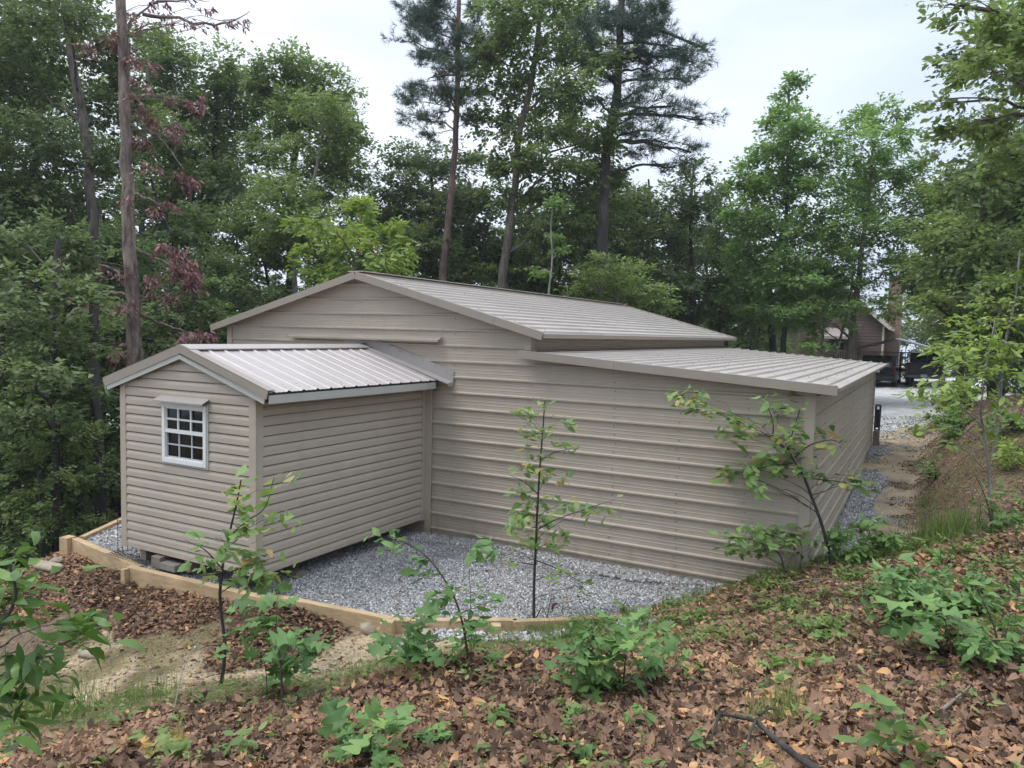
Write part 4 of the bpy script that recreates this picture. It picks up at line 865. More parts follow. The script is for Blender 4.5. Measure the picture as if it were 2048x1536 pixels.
ptree('hardwood_tree', 'dark slim trunk nearest the left side of the shed with leafy flat branches', 'tree', [(114,1040),(112,960),(113,820),(108,700),(110,590),(118,480)], 14, .085, .05,
    [(60,560,90,28),(150,600,60,24),(50,650,80,28),(140,690,60,26),(40,740,80,26),(150,780,50,28),(60,830,80,30),(160,870,50,26),(60,910,70,26),(120,500,60,30),(30,480,80,30)], 'deep', 'bark_dark', seed=3, size=.12, cov=1.6, flat=.8, tm='ovate')
ptree('hardwood_tree', 'dark straight trunk just behind the left corner of the shed', 'tree', [(203,1000),(200,900),(192,800),(188,640),(186,520),(190,420)], 15.5, .12, .08,
    [(150,560,50,28),(150,650,50,26),(170,780,30,24),(180,850,40,26),(160,930,50,24),(120,470,60,30)], 'deep', 'bark_dark', seed=4, size=.12, cov=1.5, flat=.8, tm='ovate')
ptree('hardwood_tree', 'dense green tree with rounded crown clumps rising right behind the dead oak', 'tree', [(420,640),(415,500),(425,350),(435,200)], 32, .2, .08,
    [(330,120,50,40),(300,90,30,30),(440,140,45,40),(480,190,40,45),(400,220,60,40),(340,200,50,40),(450,280,60,40),(400,350,70,40),(330,300,60,40),(460,380,60,40),(390,450,70,40),(330,400,60,40)], 'mid', 'bark_dark', seed=5, size=.15, cov=2.4)
ptree('hardwood_tree', 'round topped dense tree with the dark double trunk left of the gap of open sky', 'tree', [(583,600),(582,500),(580,400),(592,300),(600,200)], 30, .2, .1,
    [(590,140,55,32),(650,185,55,36),(550,200,50,36),(690,250,35,35),(600,240,60,35),(545,290,45,35),(680,320,40,30),(520,170,25,20)], 'mid', 'bark_dark', seed=6, size=.15, cov=2.5)
ptree('hardwood_tree', 'grey green airy tree in front of the round topped one, its leaves light', 'tree', [(592,620),(588,540),(600,450),(630,350),(650,240)], 27, .12, .04,
    [(640,220,40,32),(670,280,60,36),(620,310,60,32),(690,340,40,30),(640,380,80,34),(560,400,60,34),(700,410,30,22),(620,450,80,30),(560,480,60,30),(500,430,50,34)], 'mid', 'bark_pale', seed=7, size=.14, cov=1.9, tintadd=.12)
ptree('sourwood_tree', 'bright yellow green tree standing just behind the left roof slope of the garage', 'tree', [(705,640),(708,580),(715,500),(722,440)], 20, .08, .03,
    [(722,430,45,22),(665,450,45,20),(780,470,45,22),(700,475,60,20),(640,495,40,18),(730,510,70,22),(800,515,35,20),(660,540,55,18),(780,550,50,16),(620,540,25,16),(720,555,70,18)], 'yellow', 'bark_oak', seed=8, tm='narrow', size=.20, cov=1.9, droop=.3, jit=.6)
ptree('pine_tree', 'slender pine with a bare reddish trunk and its crown mostly on the left side', 'tree', [(884,620),(885,560),(893,480),(903,380),(910,300),(914,200),(915,100),(918,0),(920,-90)], 29, .165, .07,
    [(850,40,40,14),(880,0,50,18),(835,105,45,12),(870,135,50,12),(820,60,22,7),(845,165,50,11),(860,205,50,11),(930,50,30,20),(945,120,30,15),(825,235,32,8),(940,190,32,12),(890,80,50,14),(800,85,18,6),(870,245,40,9),(835,15,30,12),(950,20,25,14),(890,40,50,18),(885,110,40,16),(880,170,40,14),(950,80,30,16),(895,210,40,12),(870,270,30,8),(935,240,26,10)], 'pine', 'bark_pine', seed=9, tm='tuft', size=.26, cov=1.7, nl=7, twig=.7, droop=-.25, flat=.1, rise=.15, jit=1.0)
ptree('oak_tree', 'tall spreading oak with a forked grey trunk between the two pines', 'tree', [(996,640),(1002,580),(1012,500),(1022,420),(1030,350),(1038,270),(1060,180),(1075,80),(1085,-60)], 28, .19, .08,
    [(1010,30,60,34),(1090,10,70,34),(1040,95,70,34),(1130,90,60,34),(1000,165,50,28),(1080,185,70,30),(1160,185,50,28),(990,245,50,28),(1060,260,70,26),(1150,260,50,24),(1020,325,45,26),(1100,330,80,28),(1180,320,50,28),(1005,395,35,20),(960,110,40,28),(1170,40,50,30),(1140,390,60,24),(1060,390,40,20),(1190,420,60,28),(1120,450,60,26),(1200,260,40,30),(1190,110,36,30),(1070,460,36,22),(1220,360,40,26)], 'mid', 'bark_oak', seed=10, size=.16, cov=2.0, droop=.25, jit=1.2)
ptree('pine_tree', 'big rugged pine whose long dark boughs reach out to the right against the sky', 'tree', [(1195,640),(1205,480),(1208,400),(1215,300),(1228,220),(1237,150),(1240,60),(1245,-80)], 27, .24, .11,
    [(1290,35,50,18),(1250,0,60,20),(1330,65,42,13),(1372,108,42,9),(1408,95,20,7),(1280,110,55,12),(1330,145,50,9),(1365,160,30,8),(1290,180,50,10),(1350,212,45,7),(1405,240,40,5),(1270,235,45,9),(1335,288,50,6),(1382,305,32,6),(1265,305,45,8),(1350,335,45,6),(1200,50,34,18),(1195,125,26,12),(1310,10,40,18),(1320,235,35,6),(1190,200,26,10),(1260,60,45,18),(1270,85,50,14),(1255,150,40,14),(1300,130,50,12),(1265,205,40,12),(1250,265,36,10),(1180,70,30,18),(1240,20,40,16),(1300,260,50,8),(1390,125,30,10)], 'pine', 'bark_dark', seed=11, tm='tuft', size=.27, cov=1.8, nl=7, twig=.75, droop=-.2, flat=.1, rise=.05, jit=1.0, thin=1.5)
ptree('hardwood_tree', 'dark dense tree filling the space behind the slender pine, above the garage ridge', 'tree', [(868,620),(868,520),(870,420),(860,340)], 33, .15, .06,
    [(830,320,50,28),(900,330,50,30),(795,380,50,30),(870,405,70,34),(940,410,45,38),(800,450,55,30),(870,480,75,34),(950,490,45,36),(790,520,50,28),(900,540,80,30)], 'deep', 'bark_dark', seed=12, size=.16, cov=2.4)
ptree('hardwood_tree', 'mid green tree low behind the forked oak trunk', 'tree', [(1060,640),(1060,540),(1065,440)], 34, .1, .04, [(1060,430,45,28),(1040,500,55,30),(1090,480,45,30),(1060,560,60,26),(1000,540,40,26)], 'mid', 'bark_dark', seed=13, size=.16, cov=2.2)
ptree('hardwood_tree', 'deep green tree in the middle distance under the big pine boughs', 'tree', [(1160,640),(1165,540),(1175,430)], 33, .12, .05, [(1170,420,60,28),(1230,400,50,28),(1150,480,60,30),(1230,470,60,30),(1280,420,45,30),(1180,540,80,26),(1270,520,60,28)], 'deep', 'bark_dark', seed=14, size=.16, cov=2.1)
ptree('sapling', 'thin pale crooked sapling rising between the forked oak and the big pine', 'sapling', [(1096,640),(1098,580),(1104,520),(1102,450),(1108,390)], 23, .045, .012, [(1112,410,26,10),(1085,470,24,9),(1120,500,22,9),(1085,540,26,9)], 'fresh', 'bark_pale', seed=15, size=.13, cov=1.3, jit=.4)
ptree('small_tree', 'grey green bushy small tree standing behind the middle of the garage roof', 'tree', [(1235,660),(1235,600),(1232,550)], 24, .06, .03, [(1230,545,55,18),(1180,575,50,18),(1285,580,45,18),(1230,590,70,20),(1310,610,30,14),(1200,530,30,12)], 'mid', 'bark_oak', seed=16, size=.12, cov=2.0, flat=.85, tintadd=.1, jit=.5)
ptree('hardwood_tree', 'dark ragged tree at the far end of the garage roof, below the pine boughs', 'tree', [(1385,680),(1385,560),(1380,440),(1388,330)], 33, .13, .05, [(1390,345,40,16),(1350,400,50,26),(1400,430,45,26),(1340,470,45,28),(1400,510,50,28),(1350,560,55,30),(1420,580,45,26),(1380,620,60,24),(1310,600,50,26)], 'deep', 'bark_dark', seed=17, size=.15, cov=1.7)
ptree('small_tree', 'narrow dark green tree in the gap between the pine and the pointed bright tree', 'tree', [(1440,680),(1440,560),(1438,390)], 35, .08, .03, [(1440,390,22,22),(1435,450,32,26),(1450,510,32,26),(1440,570,40,26),(1455,630,40,24)], 'deep', 'bark_dark', seed=18, size=.15, cov=1.8)
ptree('tulip_tree', 'tall bright green tree with a pointed crown, the tallest right of the garage roof', 'tree', [(1566,740),(1568,600),(1573,400),(1578,180)], 31, .15, .04,
    [(1578,180,18,26),(1565,240,36,28),(1595,260,36,28),(1540,310,45,28),(1600,330,50,32),(1515,370,42,26),(1575,390,60,32),(1495,430,36,22),(1530,460,50,28),(1600,470,55,32),(1485,510,32,22),(1545,550,55,28),(1500,600,40,24),(1590,570,50,28),(1560,630,50,22)], 'fresh', 'bark_dark', seed=19, size=.16, cov=2.0, tm='diamond', grow=1.45, tintadd=.16)
ptree('maple_tree', 'airy light green tree with a mottled grey forked trunk in front of the house', 'tree', [(1698,740),(1706,650),(1716,570),(1726,480),(1740,380),(1748,260)], 29, .17, .04,
    [(1745,225,34,22),(1795,225,24,14),(1700,265,45,24),(1765,285,50,24),(1815,265,32,14),(1715,335,55,26),(1800,340,42,18),(1680,385,50,26),(1750,400,60,26),(1825,355,34,14),(1700,460,65,24),(1785,470,50,20),(1845,325,22,9),(1660,520,50,22),(1740,540,65,20),(1840,430,30,14),(1640,590,45,18),(1810,530,40,18),(1600,560,50,22),(1590,620,50,16),(1660,610,45,14),(1620,520,45,22),(1850,400,26,18),(1620,650,26,10),(1665,650,24,10),(1600,685,26,7),(1640,690,24,6),(1690,630,16,10)], 'fresh', 'bark_oak', seed=20, size=.15, cov=1.6, flat=.8, grow=1.5, tintadd=.1)
for i, (px, el, lb) in enumerate([([(1624,730),(1628,640),(1640,540),(1650,440)], [(1650,460,40,18),(1630,520,45,18),(1600,560,40,16),(1660,580,40,16)], 'thin upright sapling with a pale straight stem, first from the wooden post'),
    ([(1641,735),(1648,640),(1655,520)], [(1670,500,40,16),(1690,560,45,16),(1640,620,40,14)], 'thin pale sapling between the upright one and the slanting one before the house'),
    ([(1666,740),(1690,640),(1702,580),(1712,500)], [(1700,520,40,16),(1740,590,50,16),(1680,610,40,14),(1760,620,40,14)], 'thin sapling slanting to the right in front of the house porch')]):
    ptree('sapling', lb, 'sapling', px, 33-i, .07, .03, el, 'yellow' if i else 'fresh', 'bark_pale', seed=21+i, size=.14, cov=1.5, flat=.85, jit=.5, group='saplings before the house')
ptree('hardwood_tree', 'dark stout trunk half hidden by leaves in front of the low wing of the house', 'tree', [(1545,740),(1543,660),(1540,600),(1545,500)], 34, .2, .1, [(1520,610,45,22),(1570,600,40,20),(1490,640,35,20),(1560,645,30,12)], 'mid', 'bark_dark', seed=25, size=.14, cov=1.5)
ptree('oak_tree', 'big near oak whose leafy boughs hang into the upper right corner over the bank', 'tree', [(2170,900),(2165,600),(2160,300),(2150,0),(2140,-200)], 10.5, .22, .16,
    [(1960,50,60,34),(2030,30,60,40),(1920,130,40,20),(1985,145,55,30),(1895,205,30,14),(1930,250,42,22),(2000,240,55,32),(2045,150,50,40),(2035,310,60,36),(1900,8,40,10),(1985,325,45,20),(1890,270,20,12),(2060,80,60,50)], 'mid', 'bark_oak', tintadd=.12, seed=26, size=.105, cov=1.9, tm='ovate', jit=.7, rise=.1, twig=.4)
ptree('hardwood_tree', 'broad mid green tree behind the hanging oak boughs at the right edge', 'tree', [(1985,800),(1980,650),(1970,500),(1965,350)], 19, .14, .06,
    [(1905,375,50,30),(1970,360,55,32),(2035,400,60,40),(1880,450,45,26),(1940,470,60,32),(2020,510,65,38),(1890,540,45,28),(1960,570,60,32),(2040,600,55,36),(1870,610,40,22),(1930,640,55,26),(2000,690,60,28)], 'mid', 'bark_dark', tintadd=.12, seed=27, size=.13, cov=2.2)
ptree('hardwood_tree', 'pale green tree beyond the carport, left of the broad right-edge tree', 'tree', [(1925,780),(1920,650),(1900,500),(1885,380)], 30, .12, .05,
    [(1880,400,40,30),(1850,470,45,30),(1900,460,45,30),(1845,545,50,30),(1900,560,45,30),(1880,610,40,22),(1920,650,45,28)], 'mid', 'bark_dark', seed=28, size=.15, cov=2.2, tintadd=.08)
ptree('sapling', 'slender pale stemmed sapling with flat yellow green sprays above the bank', 'sapling', [(1988,900),(2000,800),(2008,700),(2030,600),(2040,500)], 12, .03, .010,
    [(2030,555,40,13),(1990,600,40,10),(1960,640,42,9),(2035,640,40,12),(1925,675,40,8),(1990,690,50,10),(2040,720,40,12),(1900,700,30,8),(1950,730,50,10)], 'yellow', 'bark_pale', seed=29, size=.10, cov=1.5, tm='ovate', flat=1., jit=.4, twig=.4)
# ------------------------------------------------------------------ the wood behind: a few kinds, copied
def wood_kind(name, label, H_, nE, r_c, spread, z0, leaf, bark, seed, size, cov, group, flat=.55, tm='diamond'):
    r = np.random.default_rng(seed); tr = [np.array([0, 0, -.2]), np.array([r.normal()*.15, r.normal()*.15, H_*.35]), np.array([r.normal()*.3, r.normal()*.3, H_*.7]), np.array([r.normal()*.4, r.normal()*.4, H_*.97])]
    E_ = []
    for k in range(nE):
        f = (k+.5)/nE; z = H_*(z0+(1-z0-.05)*f); a = k*2.4+r.normal()*.3; rr = spread*(1-.65*abs(f-.35)**1.2)*r.uniform(.45, 1.); s = r_c*r.uniform(.75, 1.2)
        E_.append((np.array([math.cos(a)*rr, math.sin(a)*rr, z]), (s, s, s*.55)))
    return plant(name, label, 'tree', (0, 0, 0), tr, np.linspace(H_*.011, H_*.004, 5), E_, L[leaf], M[bark], tm=tm, size=size, cov=cov, group=group, seed=seed, flat=flat)
WG = 'trees of the wood round the garage'
KIND = {'tall': wood_kind('hardwood_tree', 'tall leafy hardwood standing in the wood behind and left of the buildings', 19, 20, 1.7, 3.2, .25, 'deep', 'bark_dark', 51, .17, 1.35, WG),
 'tall2': wood_kind('hardwood_tree', 'tall leafy hardwood standing in the wood behind and left of the buildings', 17, 18, 1.6, 2.8, .3, 'mid', 'bark_oak', 52, .17, 1.35, WG),
 'mid': wood_kind('hardwood_tree', 'mid-height leafy tree in the wood behind the garage', 11, 15, 1.3, 2.3, .12, 'deep', 'bark_dark', 53, .16, 1.9, 'lower trees of the wood'),
 'mid2': wood_kind('hardwood_tree', 'mid-height leafy tree in the wood behind the garage', 10, 14, 1.35, 2.4, .12, 'mid', 'bark_dark', 54, .16, 1.9, 'lower trees of the wood'),
 'under': wood_kind('understory_tree', 'low dark shady tree with flat leaf layers in the wood left of the shed', 6, 13, .95, 1.7, .08, 'deep', 'bark_dark', 55, .12, 1.7, 'shade trees left of the shed', flat=.9, tm='ovate'),
 'under2': wood_kind('understory_tree', 'low dark shady tree with flat leaf layers in the wood left of the shed', 5, 11, .9, 1.6, .06, 'mid', 'bark_dark', 56, .12, 1.6, 'shade trees left of the shed', flat=.9, tm='ovate')}
used = set()
def place(kind, u, d, s, rz):
    root = KIND[kind]; p = at(u, 700, d); z = h1(p[0], p[1])
    if kind in used:
        n = root.copy(); COL.objects.link(n); ORG[n.name] = np.zeros(3)
        for c in root.children:
            q = c.copy(); COL.objects.link(q); q.parent = n
        root = n
    used.add(kind); root.location = Vector((p[0], p[1], z)); root.rotation_euler = (0, 0, rz); root.scale = (s, s, s*float(np.random.default_rng(int(abs(u)*7+d)).uniform(.92, 1.08)))
rw = np.random.default_rng(99)
for k, u, d, s in [('tall',20,28,1.),('tall2',-60,24,1.),('tall',95,36,1.05),('tall2',290,30,.92),('tall',-160,30,1.1),('tall2',170,40,1.),('tall',360,42,.95),('tall2',480,44,.85),('tall',60,48,1.),('tall2',-20,40,1.),('tall2',250,48,1.),('tall',-250,36,1.),
    ('mid',330,25,.9),('mid2',440,27,.85),('mid',520,31,.9),('mid2',250,22,.9),('mid',390,36,1.),('mid2',620,36,.8),('mid',700,34,.75),('mid2',800,40,.85),('mid',960,42,.9),('mid2',1010,40,.7),('mid',1110,41,.85),('mid2',1200,44,.9),('mid',1300,42,.85),('mid2',1340,36,.6),('mid',1250,38,.7),('mid',140,26,.9),('mid2',50,22,.9),('mid',-60,20,.9),
    ('mid',1450,38,.95),('mid2',1520,40,.8),('mid',560,29,1.0),('mid2',660,31,1.0),('mid',760,33,1.05),('mid2',860,31,.95),('mid',940,35,1.05),('mid2',1040,33,.9),('mid',1130,36,1.05),('mid2',1210,33,.85),('mid',1290,35,.95),('mid2',1370,38,.9),('mid',1060,45,1.2),('mid',900,47,1.25),('mid2',1250,48,1.25),('mid',1420,48,1.1),('mid',2080,17,.9),('mid2',1480,50,.9),('mid',2060,24,1.),('mid2',2010,30,1.1),('tall2',2100,30,.9),('mid',1940,38,1.),('tall2',1990,44,.8),('mid2',2120,20,1.),
    ('under',40,17,1.),('under2',150,18,1.1),('under',-50,15,1.),('under2',225,20,1.1),('under',310,21,1.1),('under2',400,22,1.1),('under2',20,14,.8),('under',110,21,1.2),('under',-140,17,1.1),('under2',-20,18.5,1.3),('under',60,15.5,.75),('under2',80,13.2,.55),('under',40,14.5,.6),('under',480,25,1.1),('under2',560,27,1.0)]:
    place(k, u, d, s, rw.uniform(0, 6.28))
def far_mass():
    r = np.random.default_rng(77); E_ = []
    for k in range(230):
        u = r.uniform(-500, 2700); d = r.uniform(52, 85)
        if 1400 < u < 1900: d = r.uniform(72, 95)
        p = at(u, 690, d); z = h1(p[0], p[1]); top = r.uniform(.5, 1.)*(4.5 if 640 < u < 1900 else 8)+max(0, 3-z)*.8
        for q in range(3): s = r.uniform(1.6, 2.8); E_.append((np.array([p[0]+r.normal()*1.5, p[1]+r.normal()*1.5, z+top*(q+.4)/3]), (s, s, s*.7)))
    (V, F, T), _ = foliage(r, E_, np.array([0, 40, 0]), 'diamond', .42, 1.5, 10, 1.2)
    mk('far_woodland', V, F, L['deep'], None, tint=T)['kind'] = 'stuff'
far_mass()

# ------------------------------------------------------------------ saplings and plants in front
def fplant(name, label, cat, stems, ells, leaf, tm, size, d=None, r0=.012, cov=1.2, seed=0, bark='twig', group=None, twig=.18, jit=.12, **k):
    """stems: photo polylines, base first; the first base fixes the distance where it meets the ground"""
    r = np.random.default_rng(seed+200)
    b, dd_ = ghit(*stems[0][0])
    if d: dd_ = d; b = at(*stems[0][0], d); b[2] = min(b[2], h1(b[0], b[1])+.02)
    tr = [at(u, v, dd_) for u, v in stems[0]]; tr[0] = b-np.array([0, 0, .04])
    E_ = pxell([(*e[:4], e[4] if len(e) > 4 else r.normal()*jit) for e in ells], dd_)
    t = thing(name, b, label, cat, group)
    (V, F, T), roots = foliage(r, E_, np.array(tr[len(tr)//2]), tm, size, cov*k.get('more', 1.75), k.get('nl', 6), twig, k.get('droop', .15), k.get('flat', .8), .22)
    Vs, Fs = limbs(r, tr, np.linspace(r0, r0*.35, 5), roots, .55, True, k.get('rise', .4)); n0 = len(Vs); Vs = [Vs]; Fs = [Fs]
    for st in stems[1:]:
        q = [at(u, v, dd_+r.normal()*.05) for u, v in st]; V2, F2 = tube(spline(q, 12), np.linspace(r0*.42, r0*.12, 12), 6); Vs.append(V2); Fs.append(F2+n0); n0 += len(V2)
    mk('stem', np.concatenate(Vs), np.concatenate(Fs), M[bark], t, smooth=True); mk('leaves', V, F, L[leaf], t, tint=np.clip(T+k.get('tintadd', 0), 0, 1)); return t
fplant('sapling', 'slender crooked sapling in front of the right corner of the shed', 'sapling', [[(440,1370),(450,1300),(440,1200),(446,1130),(456,1080),(470,1020),(482,960)], [(458,1075),(490,1045),(530,1015),(548,955)], [(446,1140),(410,1100),(370,1080)], [(446,1150),(500,1130),(550,1115)], [(450,1300),(425,1290),(395,1300)]],
    [(470,1000,20,30),(480,1060,40,22),(430,1075,30,16),(395,1090,25,16),(520,1035,30,16),(570,1030,25,8),(545,975,12,22),(410,1130,36,14),(470,1110,40,18),(530,1120,36,18),(505,1160,40,16),(560,1140,25,10),(480,975,10,25),(435,1160,25,12)], 'sap', 'ovate', .125, r0=.018, more=4.2, cov=.62, seed=1, bark='bark_dark', nl=5, tintadd=.15)
fplant('oak_seedling', 'clump of knee-high oak seedlings with broad lobed leaves beside the crooked sapling', 'oak seedling', [[(565,1405),(562,1340),(556,1290),(545,1250)], [(535,1400),(530,1330),(512,1290)], [(562,1330),(590,1270),(610,1250)], [(556,1290),(552,1220),(556,1190)]],
    [(550,1240,40,22),(500,1255,36,16),(600,1265,40,18),(560,1300,50,20),(630,1270,22,10),(560,1205,18,14),(590,1330,36,18),(520,1320,36,18),(560,1370,50,18),(565,1400,40,12)], 'oakling', 'oak', .16, r0=.011, cov=1.35, seed=2, nl=5, tintadd=-.05)
fplant('oak_seedling', 'small dark oak seedling left of the arching hickory sprout, by the pale stones', 'oak seedling', [[(822,1350),(820,1300),(815,1260)]], [(815,1270,34,18),(800,1290,20,10),(840,1280,20,10),(822,1310,26,14),(815,1250,18,10)], 'oakling', 'oak', .17, r0=.009, cov=1.1, seed=3, nl=5, tintadd=-.1)
fplant('hickory_sprout', 'leafy sprout with one long stem arching up to the left over the gravel', 'sprout', [[(938,1325),(930,1270),(915,1210),(895,1170),(860,1120),(820,1090),(775,1070)], [(942,1320),(942,1230),(938,1130),(936,1080)], [(945,1310),(955,1240)]],
    [(785,1075,26,9),(800,1095,20,8),(860,1115,24,10),(840,1150,20,8),(905,1190,34,16),(880,1210,20,14),(940,1240,34,22),(960,1215,20,20),(930,1285,40,18),(955,1270,24,18),(970,1120,22,10),(960,1090,24,8),(905,1180,20,8),(940,1180,20,8)], 'oakling', 'ovate', .105, r0=.010, more=2.6, cov=.75, seed=4, nl=5, tintadd=-.02)
fplant('sapling', 'straight thin sapling with bronze tipped sprays in front of the middle of the garage wall', 'sapling', [[(1068,1262),(1068,1180),(1072,1080),(1078,960),(1084,880),(1090,800)], [(1074,1060),(1110,1040),(1180,1015),(1230,1000)], [(1070,1130),(1040,1125),(1000,1120)], [(1070,1240),(1085,1215),(1095,1240)], [(1080,920),(1110,905),(1150,895)], [(1078,990),(1050,965),(1020,950)], [(1070,1120),(1120,1140),(1170,1170)]],
    [(1090,810,12,10),(1060,830,40,8),(1120,840,36,8),(1030,830,16,6),(1060,870,25,12),(1100,870,30,10),(1080,900,25,12),(1130,895,30,9),(1060,930,36,14),(1100,950,36,12),(1045,985,36,10),(1085,1000,30,12),(1130,1010,40,11),(1190,1015,40,8),(1040,1030,44,12),(1080,1045,34,14),(1120,1055,34,10),(1050,1080,40,12),(1100,1085,34,8),(1000,1110,30,8),(1130,1150,30,8),(1160,1175,20,6)], 'sap', 'ovate', .10, r0=.017, more=5.5, cov=.52, seed=5, bark='bark_dark', nl=5, tintadd=.16, jit=.15)
fplant('dead_twig', 'bare broken twig holding one withered brown leaf cluster right of the straight sapling', 'twig', [[(1093,1242),(1098,1215),(1105,1185)], [(1093,1240),(1075,1220),(1068,1205)], [(1103,1200),(1115,1185)]], [(1111,1196,6,12)], 'brown', 'narrow', .10, r0=.007, cov=.8, seed=6, nl=4, droop=.9)
fplant('bush', 'dense rounded green bush with small oval leaves in the middle foreground', 'bush', [[(1180,1390),(1178,1330),(1175,1270)], [(1190,1390),(1210,1330)]], [(1170,1290,40,22),(1150,1320,34,20),(1190,1330,40,22),(1160,1360,40,20),(1195,1380,40,18),(1165,1255,25,16),(1180,1300,40,30)], 'oakling', 'ovate', .085, r0=.008, cov=1.7, seed=7, twig=.2, tintadd=-.12)
fplant('oak_seedling', 'spreading oak seedling with large pale lobed leaves growing out of the rounded bush', 'oak seedling', [[(1245,1385),(1250,1330),(1255,1285)], [(1245,1380),(1290,1320)]], [(1250,1285,44,14),(1290,1300,40,16),(1220,1310,40,16),(1280,1335,44,16),(1240,1345,44,16),(1270,1270,34,10),(1210,1355,36,12)], 'oakling', 'oak', .17, r0=.009, cov=1.0, seed=8, nl=5, tintadd=.06)
fplant('sapling', 'dark leaning sapling crossing the right front corner of the garage', 'sapling', [[(1668,1098),(1645,1055),(1622,990),(1606,950),(1590,925),(1575,895)], [(1590,925),(1560,890),(1520,862),(1470,840),(1430,825),(1375,795)], [(1575,895),(1590,850),(1600,810),(1580,800)], [(1590,925),(1560,930),(1500,940),(1445,960)], [(1606,955),(1650,960),(1690,965),(1720,975)], [(1590,915),(1620,890),(1660,880),(1680,885)], [(1545,880),(1545,840),(1525,790)]],
    [(1375,790,24,12),(1400,815,28,12),(1440,830,28,10),(1385,780,14,10),(1480,850,28,12),(1530,790,14,12),(1545,820,14,16),(1600,830,14,20),(1580,790,12,8),(1560,890,22,18),(1585,870,16,20),(1480,870,30,12),(1450,940,28,8),(1500,935,36,10),(1560,930,36,12),(1590,940,20,16),(1470,955,20,8),(1520,970,26,6),(1650,870,20,9),(1670,890,20,8),(1640,935,16,12),(1690,950,22,10),(1715,970,22,8),(1680,965,26,8),(1600,900,16,14)], 'sap', 'ovate', .125, r0=.022, more=6.0, cov=.6, d=8.75, seed=9, bark='bark_dark', nl=5, tintadd=.12, jit=.2)
fplant('shrub', 'low spreading shrub with small leaves against the right end of the garage front wall', 'shrub', [[(1572,1142),(1560,1110),(1530,1090),(1470,1070)], [(1570,1142),(1590,1100),(1600,1080)], [(1600,1140),(1604,1090)]], [(1470,1075,36,14),(1520,1070,40,18),(1560,1075,36,20),(1590,1070,28,20),(1445,1095,18,10),(1640,1095,30,9),(1540,1100,36,12),(1490,1100,24,8)], 'sap', 'ovate', .10, r0=.012, cov=.85, more=3.2, d=8.55, seed=10, nl=6, tintadd=.02)
fplant('shrub', 'bright green leafy shrub at the mouth of the dirt path, right of the garage corner', 'shrub', [[(1745,1130),(1745,1090),(1735,1050)], [(1760,1140),(1790,1100)], [(1740,1130),(1700,1110)]], [(1720,1075,36,22),(1760,1060,36,20),(1700,1105,30,16),(1760,1095,44,20),(1800,1100,36,18),(1745,1040,20,12),(1790,1125,40,16),(1830,1125,34,14)], 'fresh', 'ovate', .10, r0=.01, cov=1.5, more=3.5, d=8.9, seed=11, tintadd=.25)
fplant('shrub', 'wide green thicket of oval leaves on the right slope, behind the big lobed leaves', 'shrub', [[(1830,1260),(1835,1210),(1830,1160)], [(1900,1270),(1910,1200),(1905,1150)], [(1780,1240),(1785,1190)], [(1960,1280),(1965,1200)]], [(1780,1160,40,18),(1830,1150,50,20),(1800,1195,50,22),(1870,1180,50,22),(1920,1165,44,22),(1970,1190,44,24),(1900,1225,60,24),(1830,1235,50,20),(1960,1240,50,22),(2020,1200,36,22),(1780,1225,36,16)], 'oakling', 'ovate', .09, r0=.009, cov=1.5, more=3.2, seed=12, tintadd=.0)
fplant('shrub', 'dark small-leaved shrub at the right edge with upright bare stems', 'shrub', [[(2000,1330),(1990,1260),(1960,1190),(1945,1150)], [(2030,1330),(2030,1240),(2045,1130)], [(2000,1320),(2020,1220),(2010,1130)]], [(2020,1250,36,24),(1990,1285,40,22),(2035,1300,30,24),(1960,1300,34,14),(2030,1150,24,18),(1960,1180,24,10),(2040,1200,20,16)], 'oakling', 'ovate', .07, r0=.008, more=2.8, cov=1.3, seed=13, d=5.0)
fplant('oak_seedling', 'oak seedling with very large pale lobed leaves in front of the right thicket', 'oak seedling', [[(1905,1320),(1900,1280),(1890,1240)]], [(1850,1225,26,10),(1900,1235,34,12),(1890,1265,36,10),(1930,1245,26,10),(1840,1240,20,8)], 'oakling', 'oak', .19, r0=.008, cov=.95, seed=14, nl=4, flat=1.1, tintadd=.12)
fplant('sapling', 'tall thin sapling with pale stem and open yellow green leaves on the bank', 'sapling', [[(1992,1062),(1982,1010),(1976,920),(1968,860),(1962,820),(1975,720),(1990,640)], [(1975,900),(1950,870),(1900,850),(1840,840),(1790,855)], [(1970,860),(1930,820),(1880,790),(1830,800)], [(1962,830),(2000,810),(2048,800)], [(1978,950),(1930,900),(1880,880)], [(1985,1040),(1950,1000)]],
    [(1815,852,20,5),(1850,845,20,6),(1890,810,36,12),(1850,790,34,12),(1930,780,44,16),(1880,760,34,14),(1960,740,44,16),(2010,790,40,14),(2040,750,30,18),(1930,710,40,14),(1990,690,40,16),(1900,720,30,12),(1960,850,36,10),(2020,840,36,10),(1900,885,30,8),(1950,650,24,10),(2000,640,30,10),(1870,690,24,10),(1830,780,20,8)], 'yellow', 'ovate', .105, r0=.018, more=2.8, cov=1.0, seed=15, bark='bark_pale', nl=5, flat=1., tintadd=-.03, jit=.3)
fplant('sapling', 'young leafy sapling at the foot of the bank behind the bunch grass', 'sapling', [[(1985,1066),(1978,1020),(1965,980),(1950,950)], [(1990,1060),(2010,1010)]], [(1970,1000,36,16),(2000,1020,40,16),(1950,970,30,10),(2020,985,30,12),(2040,1030,24,14),(1985,1045,36,10)], 'fresh', 'ovate', .09, r0=.01, cov=.8, seed=16, tintadd=.1)
